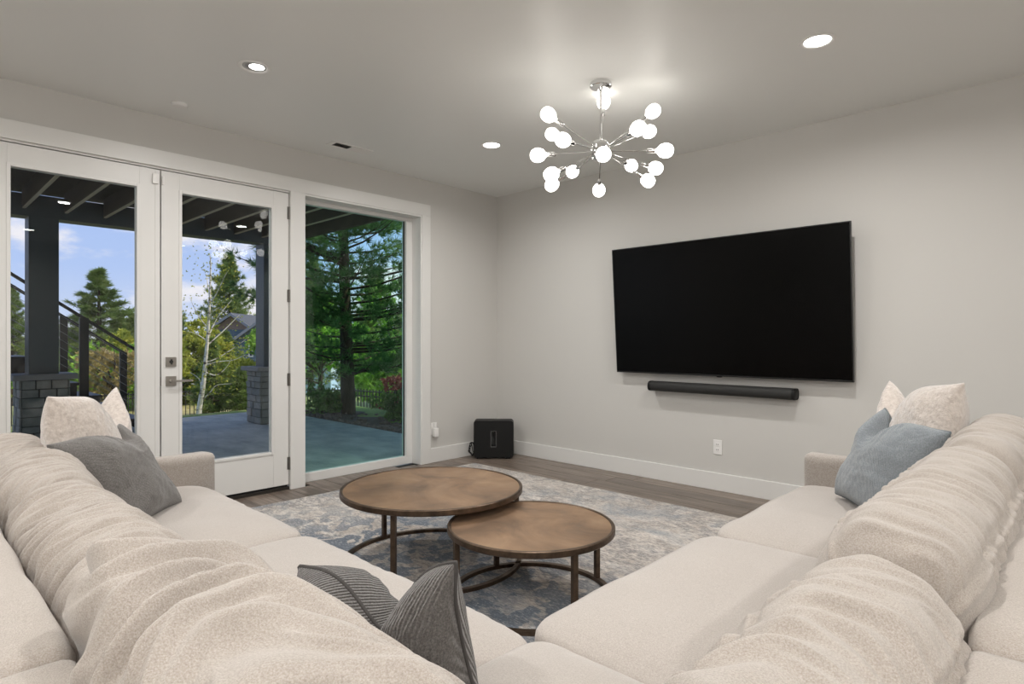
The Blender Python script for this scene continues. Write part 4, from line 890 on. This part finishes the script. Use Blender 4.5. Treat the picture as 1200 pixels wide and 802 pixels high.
V, F, tb = conifer_mesh(.95, .55, 35, 12, 9, 8, 10, .12, .02, z0=.02, spread=.6, up=.1); tree('small_fir', 'short bushy fir right of the birch base', (-9.3, 1.0, gz(-9.3, 1.0)), V, F, tb, M_fir, M_bark)
# birch
bz0 = gz(-8.74, -.06); bt = thing('birch_tree', 'slender white birch with thin yellow leaves outside the right door', 'tree', (-8.74, -.06, bz0))
Rv = np.array([.7218, .692, 0])
def bp_(px, v, off=0.): return tuple(Rv * (px - 234) * .0178 + np.array([-.692, .7218, 0]) * off + np.array([0, 0, 1.199 + (398.1 - v) * .0178 - bz0]))
def curve(pts, r0, r1, m, nm, n=7, par=None):
    P = [Vector(p) for p in pts]; Q = []
    for i in range(len(P) - 1):
        p0 = P[max(i - 1, 0)]; p1, p2 = P[i], P[i + 1]; p3 = P[min(i + 2, len(P) - 1)]
        for k in range(4):
            t = k / 4; Q.append(.5 * ((2 * p1) + (p2 - p0) * t + (2 * p0 - 5 * p1 + 4 * p2 - p3) * t * t + (3 * p1 - p0 - 3 * p2 + p3) * t ** 3))
    Q.append(P[-1]); return MB().tube(Q, [r0 + (r1 - r0) * i / (len(Q) - 1) for i in range(len(Q))], n), Q
mbt, q0 = curve([bp_(233, 500), bp_(234, 478), bp_(238, 455), bp_(241, 425), bp_(244, 390), bp_(246, 350), bp_(247, 310), bp_(246, 298)], .062, .006, None, None, 10); mbt.build('trunk', M_birch, bt, smooth=True)
brs = [[(241, 425), (252, 420), (268, 408), (283, 395)], [(243, 405), (256, 388), (270, 368)], [(236, 470), (246, 460), (253, 452), (270, 450)], [(236, 460), (234, 445), (222, 436)], [(246, 356), (256, 345), (268, 325), (275, 318)], [(244, 395), (250, 372), (262, 350)],
       [(241, 428), (258, 424), (275, 422), (290, 416)], [(244, 385), (236, 370), (230, 350)], [(243, 400), (234, 392), (224, 388)], [(246, 345), (240, 330), (236, 318)], [(245, 375), (256, 366), (270, 362)], [(240, 436), (252, 440), (262, 432), (268, 420)]]
rs = np.random.RandomState(8); LC = []; LD = []
for b2 in brs:
    off = rs.uniform(-.5, .5); pts = [bp_(p[0], p[1], off * i / (len(b2) - 1)) for i, p in enumerate(b2)]; m_, Q = curve(pts, .016, .003, None, None, 6); m_.build('branch', M_birch, bt, smooth=True)
    for q in Q[3:]:
        for _ in range(5): LC.append(np.array(q) + rs.normal(size=3) * .12); LD.append(rs.normal(size=3))
        e = Vector(q) + Vector(rs.normal(size=3) * .16)
for q in q0[8:]:
    for _ in range(10): LC.append(np.array(q) + rs.normal(size=3) * .22); LD.append(rs.normal(size=3))
V, F = blades(np.array(LC), np.array(LD), 3, .042, .03, .8, rs); np_mesh('leaves', V, F, M_yel, bt, smooth=False)['kind'] = 'stuff'

# ------------------------------------------------------------------ neighbouring houses
hs = thing('neighbour_house', 'blue gray two-storey house with brown gable beyond the birch', 'house', (-57.1, 19.35, -5.2), rz=.7645 + .05)
def hb(name, a, b2, m, par=hs): return box(name, (a[0], a[1], a[2] + 5.2), (b2[0], b2[1], b2[2] + 5.2), m, par)
def gable(name, x0, x1, zl, xp, zp, zr, y0, y1, m, th=.22, par=hs):
    P = [(x0, zl), (xp, zp), (x1, zr)]; v = []
    for y in (y0, y1):
        for x, z in P: v.append((x, y, z + 5.2))
        for x, z in P: v.append((x, y, z + 5.2 - th))
    return MB().add(v, [(0, 1, 4, 3), (1, 2, 5, 4), (6, 9, 10, 7), (7, 10, 11, 8), (0, 6, 7, 1), (1, 7, 8, 2), (3, 4, 10, 9), (4, 5, 11, 10), (0, 3, 9, 6), (2, 8, 11, 5)]).build(name, m, par)
hb('wall', (-2.0, 0, -5.2), (2.2, 9, 2.3), M_siding)
MB().add([(-2.0, -.02, 7.4), (2.2, -.02, 7.4), (.1, -.02, 8.85), (-2.0, 8.9, 7.4), (2.2, 8.9, 7.4), (.1, 8.9, 8.85)], [(0, 1, 2), (3, 5, 4), (0, 2, 5, 3), (1, 4, 5, 2)]).build('gable_wall', M_shake, hs)
gable('roof', -2.6, 2.7, 2.0, .1, 3.85, 2.0, -.6, 9.2, M_roof); gable('bargeboard', -2.6, 2.7, 2.0, .1, 3.85, 2.0, -.68, -.6, M_fascia, .3)
hb('wall', (1.0, -1.8, -5.2), (7.5, 9, 1.2), M_siding); MB().add([(1.0, -1.78, 6.3), (7.5, -1.78, 6.3), (4.3, -1.78, 8.7), (1, 8.9, 6.3), (7.5, 8.9, 6.3), (4.3, 8.9, 8.7)], [(0, 1, 2), (3, 5, 4), (0, 2, 5, 3), (1, 4, 5, 2)]).build('gable_wall', M_siding, hs)
gable('roof', .5, 8.1, .9, 4.3, 3.7, .9, -2.4, 9.2, M_roof); gable('bargeboard', .5, 8.1, .9, 4.3, 3.7, .9, -2.48, -2.4, M_fascia, .3)
v = [(-2.4, -.0, 4.5), (2.4, -.0, 4.5), (2.9, -2.6, 3.45), (-2.9, -2.6, 3.45), (-2.9, -2.6, 3.25), (2.9, -2.6, 3.25), (-2.4, 0, 4.3), (2.4, 0, 4.3)]
MB().add(v, [(0, 1, 2, 3), (3, 2, 5, 4), (4, 5, 7, 6), (0, 3, 4, 6), (1, 7, 5, 2)]).build('porch_roof', M_roof, hs)
hb('wall', (-1.9, -1.2, -5.2), (1.2, 0, -1.9), mat('dark_gray_siding', (.10, .105, .11), .8))
for (x, y, z, w_, h_) in ((-.1, -1.2, -3.6, .8, 1.5), (2.3, -1.8, -.5, .45, 1.4), (.1, 0, .1, .9, 1.2), (4.6, -1.8, -.6, 1.2, 1.5), (4.4, -1.8, -3.8, 1.3, 1.6)):
    wn = MB().box((x - .0, y - .08, z + 5.2), (x + w_, y, z + 5.32)).box((x, y - .08, z + 5.2 + h_ - .12), (x + w_, y, z + 5.2 + h_)).box((x, y - .08, z + 5.32), (x + .12, y, z + 5.08 + h_)).box((x + w_ - .12, y - .08, z + 5.32), (x + w_, y, z + 5.08 + h_)).box((x + .12, y - .06, z + 5.2 + h_ / 2), (x + w_ - .12, y, z + 5.26 + h_ / 2)).build('window', M_trim, hs)
    hb('pane', (x + .1, y - .03, z + .1), (x + w_ - .1, y - .005, z + h_ - .1), M_pane, wn)
h3 = thing('cottage', 'small gray-roofed house far away at the left glass edge', 'house', (-53.2, 2.3, -3.4), rz=.7645 + .5)
box('wall', (-2.0, 0, 0), (2.0, 5, 2.9), mat('cream_siding', (.5, .47, .42), .8), h3)
MB().add([(-2.0, 0, 2.9), (2.0, 0, 2.9), (0, 0, 3.9), (-2.0, 5, 2.9), (2.0, 5, 2.9), (0, 5, 3.9)], [(0, 1, 2), (3, 5, 4), (0, 3, 4, 1)]).build('gable_wall', bpy.data.materials['cream_siding'], h3)
v = [(-2.4, -.4, 2.8), (0, -.4, 4.1), (2.4, -.4, 2.8), (-2.4, 5.4, 2.8), (0, 5.4, 4.1), (2.4, 5.4, 2.8), (-2.4, -.4, 2.65), (0, -.4, 3.95), (2.4, -.4, 2.65), (-2.4, 5.4, 2.65), (0, 5.4, 3.95), (2.4, 5.4, 2.65)]
MB().add(v, [(0, 1, 4, 3), (1, 2, 5, 4), (6, 9, 10, 7), (7, 10, 11, 8), (0, 6, 7, 1), (1, 7, 8, 2), (3, 4, 10, 9), (4, 5, 11, 10), (0, 3, 9, 6), (2, 8, 11, 5)]).build('roof', M_roof, h3)
wn = box('window', (-.5, -.06, 1.1), (.5, 0, 2.2), M_trim, h3); box('pane', (-.42, -.08, 1.18), (.42, -.06, 2.12), M_pane, wn)
